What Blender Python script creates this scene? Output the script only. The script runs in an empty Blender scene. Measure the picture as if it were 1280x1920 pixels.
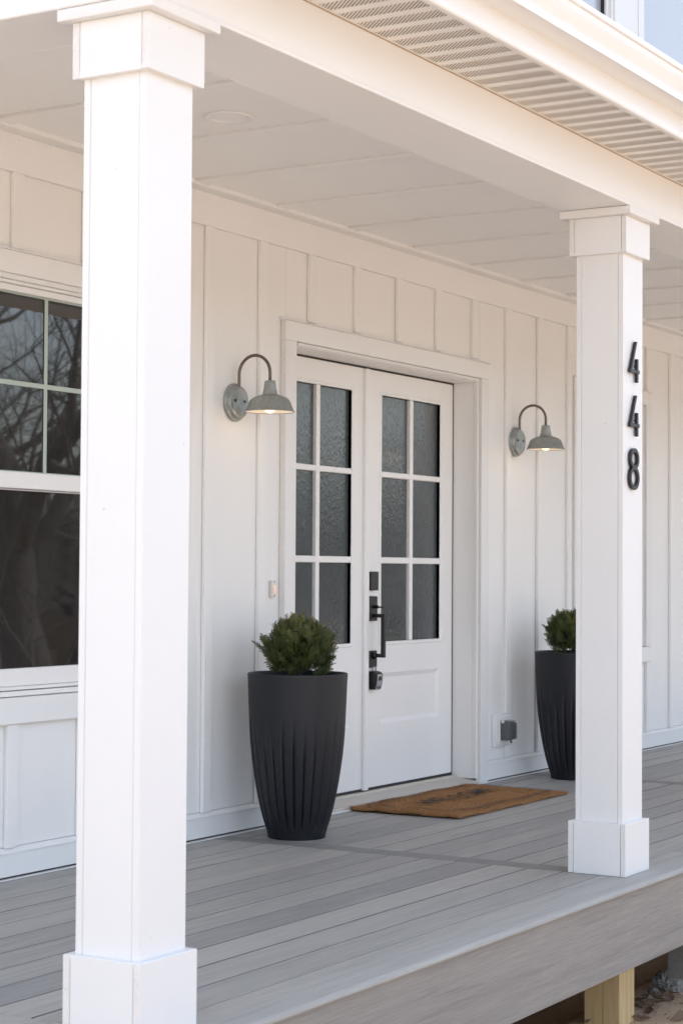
import bpy, bmesh, math, random
from mathutils import Vector, Matrix, Euler
random.seed(7)
R = math.radians
sc = bpy.context.scene
C = sc.collection

# ------------------------------------------------------------------ camera
cam = bpy.data.cameras.new("camera")
camo = bpy.data.objects.new("camera", cam)
C.objects.link(camo)
sc.camera = camo
YAW, PIT, ROL = R(30.939), R(1.8225), R(0.3526)
fw = Vector((math.cos(YAW) * math.cos(PIT), math.sin(YAW) * math.cos(PIT), math.sin(PIT)))
rt = Vector((math.sin(YAW), -math.cos(YAW), 0))
up = rt.cross(fw)
r2 = math.cos(ROL) * rt + math.sin(ROL) * up
u2 = -math.sin(ROL) * rt + math.cos(ROL) * up
mw = Matrix((r2, u2, -fw)).transposed().to_4x4()
mw.translation = Vector((-7.914, -4.528, 1.103))
camo.matrix_world = mw
cam.sensor_fit = 'VERTICAL'
cam.sensor_height = 36.0
cam.lens = 36.0 * 3562.3 / 1920.0
cam.clip_end = 2000
cam.clip_start = 0.1
cam.dof.use_dof = True
cam.dof.focus_distance = 7.6
cam.dof.aperture_fstop = 9.0

# ------------------------------------------------------------------ sky, sun, exposure
SUN_EL, SUN_AZ = 54.0, 76.0          # azimuth of the sun seen from the house, degrees from +X
world = bpy.data.worlds.new("World")
sc.world = world
world.use_nodes = True
wn = world.node_tree
bg = wn.nodes["Background"]
sky = wn.nodes.new("ShaderNodeTexSky")
sky.sky_type = 'NISHITA'
sky.sun_disc = False
sky.sun_elevation = R(SUN_EL)
sky.sun_rotation = R(90 - SUN_AZ)
sky.dust_density = 3.0
sky.air_density = 1.0
sky.ozone_density = 1.0
hsv = wn.nodes.new("ShaderNodeHueSaturation")
hsv.inputs["Saturation"].default_value = 0.62
wn.links.new(sky.outputs[0], hsv.inputs["Color"])
wn.links.new(hsv.outputs[0], bg.inputs[0])
bg.inputs[1].default_value = 0.15
sun = bpy.data.lights.new("sun", 'SUN')
suno = bpy.data.objects.new("sun", sun)
C.objects.link(suno)
sun.energy = 1.5
sun.angle = R(8)
sun.color = (1.0, 0.98, 0.955)
sd = Vector((math.cos(R(SUN_AZ)) * math.cos(R(SUN_EL)), math.sin(R(SUN_AZ)) * math.cos(R(SUN_EL)), math.sin(R(SUN_EL))))
suno.rotation_euler = sd.to_track_quat('Z', 'Y').to_euler()
suno.location = (4, 14, 18)
sc.view_settings.view_transform = 'Standard'
sc.view_settings.look = 'None'
sc.view_settings.gamma = 1.0
sc.view_settings.use_curve_mapping = False
sc.view_settings.exposure = 1.93
sc.cycles.max_bounces = 10
sc.cycles.diffuse_bounces = 6
sc.cycles.use_denoising = True
sc.cycles.sample_clamp_indirect = 8.0

# ------------------------------------------------------------------ materials
def mat_new(name):
    m = bpy.data.materials.new(name)
    m.use_nodes = True
    nt = m.node_tree
    return m, nt, nt.nodes["Principled BSDF"]

def coords(nt, scale=(1, 1, 1), rand=0.0):
    tc = nt.nodes.new("ShaderNodeTexCoord")
    mp = nt.nodes.new("ShaderNodeMapping")
    mp.inputs["Scale"].default_value = scale
    nt.links.new(tc.outputs["Object"], mp.inputs["Vector"])
    if rand:
        oi = nt.nodes.new("ShaderNodeObjectInfo")
        mu = nt.nodes.new("ShaderNodeVectorMath"); mu.operation = 'SCALE'
        cb = nt.nodes.new("ShaderNodeCombineXYZ")
        for i in range(3):
            nt.links.new(oi.outputs["Random"], cb.inputs[i])
        nt.links.new(cb.outputs[0], mu.inputs[0]); mu.inputs["Scale"].default_value = rand
        nt.links.new(mu.outputs[0], mp.inputs["Location"])
    return mp.outputs[0]

def noise(nt, vec, scale, detail=4.0, rough=0.6, dist=0.0):
    n = nt.nodes.new("ShaderNodeTexNoise")
    n.inputs["Scale"].default_value = scale
    n.inputs["Detail"].default_value = detail
    n.inputs["Roughness"].default_value = rough
    n.inputs["Distortion"].default_value = dist
    if vec: nt.links.new(vec, n.inputs["Vector"])
    return n.outputs["Fac"]

def ramp(nt, fac, stops):
    r = nt.nodes.new("ShaderNodeValToRGB")
    e = r.color_ramp.elements
    while len(e) < len(stops): e.new(0.5)
    for el, (p, c) in zip(e, stops):
        el.position = p
        el.color = (c[0], c[1], c[2], 1) if hasattr(c, "__len__") else (c, c, c, 1)
    nt.links.new(fac, r.inputs[0])
    return r.outputs[0]

def mix(nt, fac, a, b, mode='MIX'):
    m = nt.nodes.new("ShaderNodeMix"); m.data_type = 'RGBA'; m.blend_type = mode
    ins = [s for s in m.inputs if s.type == 'RGBA']
    f = m.inputs[0]
    for sock, v in ((f, fac), (ins[0], a), (ins[1], b)):
        if hasattr(v, "node"): nt.links.new(v, sock)
        elif hasattr(v, "__len__"): sock.default_value = (*v[:3], 1)
        else: sock.default_value = v
    return [o for o in m.outputs if o.type == 'RGBA'][0]

def bump(nt, p, h, strength, dist=0.002, normal=None):
    b = nt.nodes.new("ShaderNodeBump")
    b.inputs["Strength"].default_value = strength
    b.inputs["Distance"].default_value = dist
    nt.links.new(h, b.inputs["Height"])
    if normal: nt.links.new(normal, b.inputs["Normal"])
    nt.links.new(b.outputs[0], p.inputs["Normal"])
    return b.outputs[0]

def paint(name, col=(0.775, 0.77, 0.762), grain=(90, 90, 4), rough=0.45, bstr=0.45, speck=True, var=0.04):
    m, nt, p = mat_new(name)
    v = coords(nt, (1, 1, 1), 7.0)
    big = noise(nt, v, 1.7, 5)
    c = mix(nt, big, tuple(x * (1 - var) for x in col), tuple(min(1, x * (1 + var * 0.6)) for x in col))
    if speck:                                            # small nail dimples and scuffs in the paint
        vo = nt.nodes.new("ShaderNodeTexVoronoi"); vo.inputs["Scale"].default_value = 9.0
        nt.links.new(v, vo.inputs["Vector"])
        sp = ramp(nt, vo.outputs["Distance"], [(0.0, 1.0), (0.028, 1.0), (0.04, 0.0)])
        gate = ramp(nt, noise(nt, v, 2.3, 2), [(0.42, 0.0), (0.55, 1.0)])
        f = mix(nt, 1.0, sp, gate, 'MULTIPLY')
        s = nt.nodes.new("ShaderNodeMath"); s.operation = 'MULTIPLY'; s.inputs[1].default_value = 0.33
        nt.links.new(f, s.inputs[0])
        c = mix(nt, s.outputs[0], c, (0.36, 0.33, 0.29))
    nt.links.new(c, p.inputs["Base Color"])
    p.inputs["Roughness"].default_value = rough
    g = coords(nt, grain, 3.0)
    bump(nt, p, noise(nt, g, 1.0, 4, 0.65), bstr, 0.0015)
    return m

M = {}
M['white'] = paint("white_paint")
M['siding'] = paint("siding_paint", (0.82, 0.815, 0.80), (120, 120, 5), 0.5, 0.55)
M['white_x'] = paint("white_trim_paint", (0.815, 0.81, 0.80), (4, 90, 90), 0.45, 0.25)
M['door'] = paint("door_paint", (0.83, 0.82, 0.805), (60, 60, 60), 0.32, 0.06, False, 0.02)
M['vinyl'] = paint("white_vinyl", (0.80, 0.795, 0.785), (3, 3, 3), 0.35, 0.05, False, 0.02)
M['soffit'] = paint("soffit_vinyl", (0.80, 0.785, 0.76), (3, 3, 3), 0.45, 0.05, False, 0.02)
M['ceil'] = paint("ceiling_paint", (0.88, 0.875, 0.865), (120, 5, 120), 0.55, 0.25, False, 0.03)

def raw_edge():
    m, nt, p = mat_new("board_edge")
    v = coords(nt, (1, 1, 1), 9.0)
    n = noise(nt, v, 160, 5, 0.7)
    n2 = noise(nt, v, 14, 3)
    c = ramp(nt, n, [(0.30, (0.47, 0.44, 0.40)), (0.42, (0.70, 0.68, 0.65)), (0.6, (0.76, 0.745, 0.72))])
    c = mix(nt, n2, c, (0.76, 0.75, 0.73))
    nt.links.new(c, p.inputs["Base Color"]); p.inputs["Roughness"].default_value = 0.7
    bump(nt, p, n, 0.5, 0.002)
    return m
M['edge'] = raw_edge()

def deck_mat(name, a, b, dk):
    m, nt, p = mat_new(name)
    n = noise(nt, coords(nt, (1.1, 24, 24), 31.0), 1.5, 7, 0.62, 0.35)
    n2 = noise(nt, coords(nt, (5.0, 210, 210), 17.0), 1.0, 5, 0.75)
    c = ramp(nt, n, [(0.30, dk), (0.46, a), (0.66, b)])
    c = mix(nt, ramp(nt, n2, [(0.38, 0.0), (0.66, 0.45)]), c, tuple(x * 0.72 for x in dk))
    oi = nt.nodes.new("ShaderNodeObjectInfo")
    tint = ramp(nt, oi.outputs["Random"], [(0.0, (0.80, 0.805, 0.825)), (0.5, (0.98, 0.98, 0.97)), (1.0, (1.12, 1.115, 1.09))])
    c = mix(nt, 1.0, c, tint, 'MULTIPLY')
    d = noise(nt, coords(nt, (2, 3, 3), 3.0), 1.3, 8, 0.72)          # sawdust, grit and footprints
    c = mix(nt, ramp(nt, d, [(0.57, 0.0), (0.76, 0.42)]), c, (0.43, 0.405, 0.37))
    g = noise(nt, coords(nt, (1, 1, 1), 3.0), 210, 2, 0.6)
    c = mix(nt, ramp(nt, g, [(0.70, 0.0), (0.78, 0.5)]), c, (0.46, 0.42, 0.37))
    nt.links.new(c, p.inputs["Base Color"])
    nt.links.new(ramp(nt, n2, [(0.3, 0.48), (0.7, 0.66)]), p.inputs["Roughness"])
    bump(nt, p, n2, 0.5, 0.0018)
    return m
M['deck'] = deck_mat("deck_composite", (0.362, 0.350, 0.332), (0.41, 0.395, 0.368), (0.310, 0.301, 0.290))
M['deck_dk'] = deck_mat("deck_divider", (0.235, 0.23, 0.222), (0.265, 0.257, 0.249), (0.205, 0.202, 0.198))
M['fascia'] = deck_mat("deck_fascia", (0.335, 0.304, 0.276), (0.37, 0.338, 0.306), (0.270, 0.247, 0.229))

def simple(name, col, rough=0.5, metal=0.0, nscale=0, nvar=0.15, bstr=0.0, bd=0.002, spec=0.5):
    m, nt, p = mat_new(name)
    p.inputs["Roughness"].default_value = rough
    p.inputs["Metallic"].default_value = metal
    p.inputs["Specular IOR Level"].default_value = spec
    if nscale:
        v = coords(nt, (1, 1, 1), 5.0)
        n = noise(nt, v, nscale, 5, 0.65)
        c = mix(nt, n, tuple(x * (1 - nvar) for x in col), tuple(x * (1 + nvar) for x in col))
        nt.links.new(c, p.inputs["Base Color"])
        if bstr: bump(nt, p, n, bstr, bd)
    else:
        p.inputs["Base Color"].default_value = (*col, 1)
    return m
M['black'] = simple("black_powder_coat", (0.006, 0.006, 0.0075), 0.42, 0.0, 260, 0.2, 0.1, 0.0005)
M['number'] = simple("number_metal", (0.014, 0.012, 0.015), 0.38, 0.2, 90, 0.3, 0.15, 0.0005)
M['gasket'] = simple("black_gasket", (0.03, 0.028, 0.03), 0.8)
M['gap'] = simple("dark_gap", (0.05, 0.045, 0.042), 0.9)
M['pot'] = simple("charcoal_resin", (0.0066, 0.0076, 0.0120), 0.48, 0.0, 22, 0.18, 0.08, 0.001, 0.45)
M['soil'] = simple("potting_soil", (0.025, 0.018, 0.013), 0.95, 0.0, 70, 0.5, 0.8, 0.01)
M['lock_face'] = simple("silver_plastic", (0.42, 0.42, 0.44), 0.35, 0.4, 60, 0.05)
M['sill'] = simple("threshold_composite", (0.52, 0.48, 0.43), 0.55, 0.0, 12, 0.1, 0.1)
M['brass_strip'] = simple("threshold_cap", (0.58, 0.54, 0.46), 0.5, 0.0, 20, 0.08)
M['arm'] = simple("dark_bronze_pipe", (0.17, 0.145, 0.12), 0.42, 0.75, 60, 0.2)
M['white_in'] = simple("lamp_enamel", (0.82, 0.79, 0.72), 0.4)
M['screw'] = simple("dark_screw", (0.05, 0.05, 0.05), 0.4, 0.6)
M['clearbox'] = simple("smoked_cover", (0.10, 0.105, 0.11), 0.12, 0.0, 30, 0.3)
M['bark'] = simple("oak_bark", (0.125, 0.112, 0.10), 0.9, 0.0, 9, 0.55, 1.0, 0.05)
M['wood'] = simple("far_woods", (0.085, 0.075, 0.062), 0.95, 0.0, 2, 0.4)
M['rock'] = simple("rough_stone", (0.27, 0.26, 0.24), 0.9, 0.0, 38, 0.7, 0.9, 0.02)
M['shingle'] = simple("roof_shingle", (0.09, 0.085, 0.08), 0.9, 0.0, 30, 0.4, 0.5, 0.01)
M['concrete'] = simple("foundation_concrete", (0.27, 0.26, 0.25), 0.9, 0.0, 14, 0.2, 0.4, 0.01)
M['leaf'] = simple("dead_leaf", (0.135, 0.075, 0.042), 0.8, 0.0, 60, 0.4, 0.4, 0.003)
M['ink'] = simple("worn_black_print", (0.035, 0.025, 0.018), 0.95, 0.0, 90, 0.7)
M['bellbutton'] = simple("bell_plastic", (0.74, 0.70, 0.66), 0.35)
M['lens'] = simple("frosted_lens", (0.36, 0.35, 0.335), 0.3, 0.0, 60, 0.1, 0.3, 0.002)
M['seam_shade'] = simple("board_seam_shade", (0.14, 0.134, 0.13), 0.9)
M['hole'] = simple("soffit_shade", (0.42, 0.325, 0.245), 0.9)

def galv():
    m, nt, p = mat_new("galvanised_steel")
    v = coords(nt, (1, 1, 1), 2.0)
    vo = nt.nodes.new("ShaderNodeTexVoronoi"); vo.inputs["Scale"].default_value = 130
    nt.links.new(v, vo.inputs["Vector"])
    n = noise(nt, v, 26, 5, 0.65)
    c = mix(nt, vo.outputs["Color"], (0.34, 0.37, 0.365), (0.43, 0.46, 0.455))
    c = mix(nt, ramp(nt, n, [(0.4, 0.0), (0.7, 0.6)]), c, (0.29, 0.30, 0.275))
    nt.links.new(c, p.inputs["Base Color"])
    p.inputs["Metallic"].default_value = 0.8
    nt.links.new(ramp(nt, n, [(0.3, 0.36), (0.7, 0.55)]), p.inputs["Roughness"])
    bump(nt, p, n, 0.12, 0.001)
    return m
M['galv'] = galv()

def glass(name, base, ior, rough=0.02, ripple=False, wob=0.02):
    m, nt, p = mat_new(name)
    p.inputs["Base Color"].default_value = (*base, 1)
    p.inputs["Roughness"].default_value = rough
    p.inputs["IOR"].default_value = ior
    if ripple:
        n1 = noise(nt, coords(nt, (130, 130, 42), 3.0), 1.0, 2, 0.5, 0.4)
        n2 = noise(nt, coords(nt, (230, 230, 120), 3.0), 1.0, 2, 0.5)
        a = nt.nodes.new("ShaderNodeMath"); a.operation = 'MULTIPLY_ADD'
        a.inputs[1].default_value = 0.25
        nt.links.new(n2, a.inputs[0]); nt.links.new(n1, a.inputs[2])
        bump(nt, p, a.outputs[0], 0.45, 0.003)
    else:
        bump(nt, p, noise(nt, coords(nt, (1, 1, 1), 3.0), 2.2, 2), wob, 0.02)
    return m
M['glass'] = glass("window_glass", (0.016, 0.016, 0.016), 1.85)
M['glass_up'] = glass("sky_tinted_glass", (0.36, 0.38, 0.42), 1.9)  # pale base colour paints in the sky reflection, no blind behind
M['rain'] = glass("rain_glass", (0.062, 0.074, 0.079), 1.74, 0.09, True)
M['grille'] = simple("grille_between_glass", (0.42, 0.49, 0.44), 0.4)

def bark():
    m, nt, p = mat_new("oak_bark")
    n = noise(nt, coords(nt, (34, 34, 5), 0), 1.0, 6, 0.7, 1.0)
    n2 = noise(nt, coords(nt, (1, 1, 1), 0), 3.0, 4)
    c = ramp(nt, n, [(0.32, (0.045, 0.038, 0.032)), (0.5, (0.12, 0.108, 0.096)), (0.7, (0.20, 0.185, 0.168))])
    c = mix(nt, ramp(nt, n2, [(0.45, 0.0), (0.7, 0.5)]), c, (0.15, 0.155, 0.13))
    nt.links.new(c, p.inputs["Base Color"]); p.inputs["Roughness"].default_value = 0.95
    bump(nt, p, n, 1.0, 0.04)
    return m
M['bark'] = bark()

def pine():
    m, nt, p = mat_new("yellow_pine")
    v = coords(nt, (26, 26, 1.2), 4.0)
    n = noise(nt, v, 1.3, 5, 0.6, 1.2)
    c = ramp(nt, n, [(0.3, (0.44, 0.28, 0.135)), (0.48, (0.65, 0.46, 0.235)), (0.7, (0.72, 0.54, 0.30))])
    nt.links.new(c, p.inputs["Base Color"]); p.inputs["Roughness"].default_value = 0.7
    bump(nt, p, n, 0.3, 0.003)
    return m
M['pine'] = pine()

def coir():
    m, nt, p = mat_new("coir_fibre")
    v = coords(nt, (1, 1, 1), 0)
    n = noise(nt, v, 330, 4, 0.7)
    n2 = noise(nt, v, 9, 4)
    c = ramp(nt, n, [(0.3, (0.19, 0.085, 0.030)), (0.5, (0.41, 0.20, 0.078)), (0.72, (0.56, 0.31, 0.135))])
    c = mix(nt, ramp(nt, n2, [(0.4, 0.0), (0.7, 0.3)]), c, (0.42, 0.25, 0.11))
    nt.links.new(c, p.inputs["Base Color"]); p.inputs["Roughness"].default_value = 0.95
    bump(nt, p, n, 0.9, 0.006)
    return m
M['coir'] = coir()

def needles():
    m, nt, p = mat_new("thuja_foliage")
    at = nt.nodes.new("ShaderNodeAttribute"); at.attribute_name = "tone"
    c = ramp(nt, at.outputs["Fac"], [(0.0, (0.032, 0.048, 0.018)), (0.45, (0.078, 0.105, 0.030)),
                                      (0.72, (0.135, 0.145, 0.042)), (1.0, (0.190, 0.115, 0.045))])
    nt.links.new(c, p.inputs["Base Color"])
    p.inputs["Roughness"].default_value = 0.6
    p.inputs["Subsurface Weight"].default_value = 0.0
    return m
M['thuja'] = needles()

def ground_mat():
    m, nt, p = mat_new("sandy_soil")
    v = coords(nt, (1, 1, 1), 0)
    n = noise(nt, v, 5.0, 8, 0.7)
    n2 = noise(nt, v, 90, 4, 0.7)
    far = noise(nt, v, 0.25, 4, 0.6)
    c = ramp(nt, n, [(0.3, (0.45, 0.335, 0.235)), (0.55, (0.56, 0.45, 0.345)), (0.75, (0.62, 0.505, 0.395))])
    c = mix(nt, ramp(nt, n2, [(0.3, 0.35), (0.42, 0.0)]), c, (0.24, 0.165, 0.11))
    ln = nt.nodes.new("ShaderNodeVectorMath"); ln.operation = 'LENGTH'     # leaf litter under the trees, away from the dug soil
    nt.links.new(v, ln.inputs[0])
    ad = nt.nodes.new("ShaderNodeMath"); ad.operation = 'MULTIPLY_ADD'; ad.inputs[1].default_value = 0.05
    nt.links.new(ln.outputs["Value"], ad.inputs[0]); nt.links.new(far, ad.inputs[2])
    c = mix(nt, ramp(nt, ad.outputs[0], [(1.12, 0.0), (1.32, 1.0)]), c, mix(nt, n, (0.05, 0.036, 0.024), (0.13, 0.095, 0.06)))
    c = mix(nt, ramp(nt, ad.outputs[0], [(0.72, 0.85), (0.95, 0.0)]), c, mix(nt, n2, (0.50, 0.34, 0.205), (0.70, 0.50, 0.325)))   # freshly dug clay
    nt.links.new(c, p.inputs["Base Color"]); p.inputs["Roughness"].default_value = 0.95
    bump(nt, p, n2, 0.7, 0.01)
    return m
M['ground'] = ground_mat()

def emit(name, col, s):
    m, nt, p = mat_new(name)
    p.inputs["Base Color"].default_value = (*col, 1)
    p.inputs["Emission Color"].default_value = (*col, 1)
    p.inputs["Emission Strength"].default_value = s
    return m
M['bulb'] = emit("lit_bulb", (1.0, 0.80, 0.55), 0.4)
M['belllight'] = emit("lit_bell_button", (0.95, 0.66, 0.52), 0.05)

# ------------------------------------------------------------------ object helpers
def empty(name, loc=(0, 0, 0), label=None, cat=None, group=None, kind=None, parent=None):
    o = bpy.data.objects.new(name, None)
    C.objects.link(o)
    o.empty_display_size = 0.1
    o.location = loc
    if parent: o.parent = parent
    tag(o, label, cat, group, kind)
    return o

def tag(o, label=None, cat=None, group=None, kind=None):
    if label: o["label"] = label
    if cat: o["category"] = cat
    if group: o["group"] = group
    if kind: o["kind"] = kind
    return o

def world_loc(o):
    v = Vector((0, 0, 0))
    while o:
        v += o.location
        o = o.parent
    return v

class B:
    """collects shapes in world coordinates"""
    def __init__(s): s.bm = bmesh.new()
    def box(s, x0, x1, y0, y1, z0, z1):
        vs = [s.bm.verts.new((x, y, z)) for x in (x0, x1) for y in (y0, y1) for z in (z0, z1)]
        for f in ((0, 1, 3, 2), (4, 6, 7, 5), (0, 4, 5, 1), (2, 3, 7, 6), (0, 2, 6, 4), (1, 5, 7, 3)):
            s.bm.faces.new([vs[i] for i in f])
        return s
    def quad(s, *ps):
        s.bm.faces.new([s.bm.verts.new(p) for p in ps]); return s
    def prism_x(s, prof, x0, x1):
        """closed profile of (y,z) run along x"""
        a = [s.bm.verts.new((x0, y, z)) for y, z in prof]
        b = [s.bm.verts.new((x1, y, z)) for y, z in prof]
        n = len(prof)
        for i in range(n):
            j = (i + 1) % n
            s.bm.faces.new((a[i], a[j], b[j], b[i]))
        s.bm.faces.new(a[::-1]); s.bm.faces.new(b)
        return s
    def prism_y(s, prof, y0, y1):
        """closed profile of (x,z) run along y"""
        a = [s.bm.verts.new((x, y0, z)) for x, z in prof]
        b = [s.bm.verts.new((x, y1, z)) for x, z in prof]
        n = len(prof)
        for i in range(n):
            j = (i + 1) % n
            s.bm.faces.new((a[i], a[j], b[j], b[i]))
        s.bm.faces.new(a[::-1]); s.bm.faces.new(b)
        return s
    def prism_z(s, prof, z0, z1):
        a = [s.bm.verts.new((x, y, z0)) for x, y in prof]
        b = [s.bm.verts.new((x, y, z1)) for x, y in prof]
        n = len(prof)
        for i in range(n):
            j = (i + 1) % n
            s.bm.faces.new((a[i], a[j], b[j], b[i]))
        s.bm.faces.new(a[::-1]); s.bm.faces.new(b)
        return s
    def lathe(s, c, prof, n=48, axis='z', caps=(False, False)):
        rings = []
        for r, t in prof:
            ring = []
            for i in range(n):
                a = 2 * math.pi * i / n
                if axis == 'z': p = (c[0] + r * math.cos(a), c[1] + r * math.sin(a), c[2] + t)
                else: p = (c[0] + r * math.cos(a), c[1] + t, c[2] + r * math.sin(a))
                ring.append(s.bm.verts.new(p))
            rings.append(ring)
        for a, b in zip(rings, rings[1:]):
            for i in range(n):
                j = (i + 1) % n
                s.bm.faces.new((a[i], a[j], b[j], b[i]))
        if caps[0]: s.bm.faces.new(rings[0][::-1])
        if caps[1]: s.bm.faces.new(rings[-1])
        return s
    def tube(s, pts, rad, n=12, cap=True):
        pts = [Vector(p) for p in pts]
        rings = []
        ref = Vector((0.123, 0.95, 0.3))
        for i, p in enumerate(pts):
            t = (pts[min(i + 1, len(pts) - 1)] - pts[max(i - 1, 0)]).normalized()
            r = rad[i] if hasattr(rad, "__len__") else rad
            u = t.cross(ref)
            if u.length < 0.05: u = t.cross(Vector((1, 0, 0)))
            u.normalize(); v = t.cross(u)
            ref = v if False else ref
            rings.append([s.bm.verts.new(p + r * (math.cos(2 * math.pi * k / n) * u + math.sin(2 * math.pi * k / n) * v)) for k in range(n)])
        for a, b in zip(rings, rings[1:]):
            for k in range(n):
                j = (k + 1) % n
                s.bm.faces.new((a[k], a[j], b[j], b[k]))
        if cap:
            s.bm.faces.new(rings[0][::-1]); s.bm.faces.new(rings[-1])
        return s
    def build(s, name, mat, parent=None, bevel=0.0, smooth=False, origin=None, seg=1, mats=None):
        bm = s.bm
        bmesh.ops.recalc_face_normals(bm, faces=bm.faces)
        if bevel:
            es = [e for e in bm.edges if len(e.link_faces) == 2 and e.calc_face_angle(0) > 0.5]
            bmesh.ops.bevel(bm, geom=es, offset=bevel, segments=seg, affect='EDGES', profile=0.5)
        base = world_loc(parent) if parent else Vector((0, 0, 0))
        o_ = Vector(origin) if origin is not None else base
        bmesh.ops.translate(bm, verts=bm.verts, vec=-o_)
        me = bpy.data.meshes.new(name)
        bm.to_mesh(me); bm.free()
        if smooth:
            me.polygons.foreach_set("use_smooth", [True] * len(me.polygons))
        me.materials.append(M[mat] if isinstance(mat, str) else mat)
        o = bpy.data.objects.new(name, me)
        C.objects.link(o)
        if parent: o.parent = parent
        o.location = o_ - base
        if smooth == 'auto':
            me.polygons.foreach_set("use_smooth", [True] * len(me.polygons))
            for e in me.edges: pass
            me.set_sharp_from_angle(angle=R(35))
        return o

_cache = {}
def bx(name, mat, parent, x0, x1, y0, y1, z0, z1, bevel=0.0015, seg=1):
    """a bevelled box; alike boxes share one mesh, the origin is the box's centre"""
    d = (round(x1 - x0, 4), round(y1 - y0, 4), round(z1 - z0, 4), mat, bevel)
    c = Vector(((x0 + x1) / 2, (y0 + y1) / 2, (z0 + z1) / 2))
    if d not in _cache:
        h = [q / 2 for q in d[:3]]
        o = B().box(-h[0], h[0], -h[1], h[1], -h[2], h[2]).build(name, mat, None, bevel, seg=seg)
        _cache[d] = o.data
    else:
        o = bpy.data.objects.new(name, _cache[d]); C.objects.link(o)
    if parent: o.parent = parent
    o.location = c - (world_loc(parent) if parent else Vector((0, 0, 0)))
    return o

def subtract(rect, holes):
    out = [rect]
    for hx0, hx1, hz0, hz1 in holes:
        nxt = []
        for x0, x1, z0, z1 in out:
            if hx1 <= x0 or hx0 >= x1 or hz1 <= z0 or hz0 >= z1:
                nxt.append((x0, x1, z0, z1)); continue
            a0, a1 = max(x0, hx0), min(x1, hx1)
            if a0 > x0: nxt.append((x0, a0, z0, z1))
            if a1 < x1: nxt.append((a1, x1, z0, z1))
            if hz0 > z0: nxt.append((a0, a1, z0, hz0))
            if hz1 < z1: nxt.append((a0, a1, hz1, z1))
        out = nxt
    return out

GZ = -0.62
# ------------------------------------------------------------------ ground
def ground():
    bm = bmesh.new()
    xs = [-400, -120, -40, -14] + [-6 + 0.5 * i for i in range(7)] + [-2.4 + 0.05 * i for i in range(65)] + [1.2 + 0.6 * i for i in range(14)] + [14, 40, 120, 400]
    ys = [-400, -120, -40, -14, -8, -5, -3.6] + [-3.0 + 0.05 * i for i in range(57)] + [0.4, 2, 8, 40, 120, 400]
    rnd = random.Random(3)
    from mathutils import noise as mn
    grid = []
    for x in xs:
        col = []
        for y in ys:
            near = -2.5 < x < 0.9 and -3.1 < y < -0.1
            z = GZ
            if near:
                t = max(0.0, min(1.0, (y + 1.50) / 0.35)); e = max(0.0, min(1.0, (0.8 - x) / 0.4, (x + 2.4) / 0.4, (-0.15 - y) / 0.2))
                z -= 0.34 * t * t * (3 - 2 * t) * e            # dug out under the deck
                z += 0.03 * mn.noise(Vector((x * 2.2, y * 2.2, 1))) + 0.012 * mn.noise(Vector((x * 9, y * 9, 4)))
            elif abs(x) > 13 or abs(y) > 13: z -= 0.05
            col.append(bm.verts.new((x, y, z)))
        grid.append(col)
    for i in range(len(xs) - 1):
        for j in range(len(ys) - 1):
            bm.faces.new((grid[i][j], grid[i + 1][j], grid[i + 1][j + 1], grid[i][j + 1]))
    b = B(); b.bm.free(); b.bm = bm
    o = b.build("ground", 'ground', None, smooth=True)
    tag(o, kind="structure")
ground()

# ------------------------------------------------------------------ house
HX0, HX1 = -6.2, 12.0
house = empty("house", (0, 0.3, GZ), "white board and batten farmhouse wall with double front door and grid windows", "house")
DOORC = 0.085
W1 = (-3.10, -2.09)          # window openings
W2 = (2.306, 3.316)
WIN_Z = (0.66, 2.17)
D_OP = (-0.83, 1.0)
CAS = 0.087
# solid wall behind the siding, with openings
holes_wall = [(W1[0], W1[1], WIN_Z[0], WIN_Z[1]), (W2[0], W2[1], WIN_Z[0], WIN_Z[1]), (D_OP[0] - 0.03, D_OP[1] + 0.03, -0.5, 2.13)]
UPW = [(1.62, 2.80), (3.272, 4.45)]
UPZ = (3.75, 5.25)
holes_wall += [(a, b, UPZ[0], UPZ[1]) for a, b in UPW]
b = B()
for x0, x1, z0, z1 in subtract((HX0, HX1, 0.0, 6.0), holes_wall):
    b.box(x0, x1, 0.012, 0.22, z0, z1)
b.build("wall", 'siding', house)
B().box(HX0, HX1, 0.23, 7.0, 0.0, 6.0).build("wall_core", 'gap', house)
B().box(HX0 + 0.02, HX1, 0.03, 7.0, GZ - 0.3, -0.002).build("foundation", 'concrete', house)
B().prism_x([(-0.45, 5.95), (3.6, 8.3), (7.6, 5.95), (7.6, 6.15), (3.6, 8.55), (-0.45, 6.15)], HX0 - 0.3, HX1 + 0.3).build("roof", 'shingle', house)

BAT0, BSTEP, BW, BT = -1.481, 0.4035, 0.058, 0.018
HEADZ_W, HEADZ_D = 2.262, 2.228
APRON = 0.553
op_panel = [(W1[0] - 0.05, W1[1] + 0.05, APRON + 0.05, 2.2), (W2[0] - 0.05, W2[1] + 0.05, APRON + 0.05, 2.2),
            (D_OP[0] - 0.02, D_OP[1] + 0.05, -1, 2.15)]
op_batt = [(W1[0] - CAS, W1[1] + CAS, APRON, HEADZ_W), (W2[0] - CAS, W2[1] + CAS, APRON, HEADZ_W),
           (D_OP[0] + 0.027 - CAS, D_OP[1] + 0.017 + CAS, -1, HEADZ_D)]
k0 = math.ceil((HX0 - BAT0) / BSTEP)
xs = [BAT0 + BSTEP * k for k in range(k0, 24)]
bounds = [HX0] + [x + BW / 2 for x in xs if x < 8.2]
for a, c in zip(bounds, bounds[1:]):
    for x0, x1, z0, z1 in subtract((a, c, 0.113, 2.55), op_panel):
        if x1 - x0 > 0.02:
            bx("siding_panel", 'siding', house, x0 + 0.001, x1 - 0.001, 0.0 + random.uniform(0, 0.0012), 0.011, z0, z1, 0.001)
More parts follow.
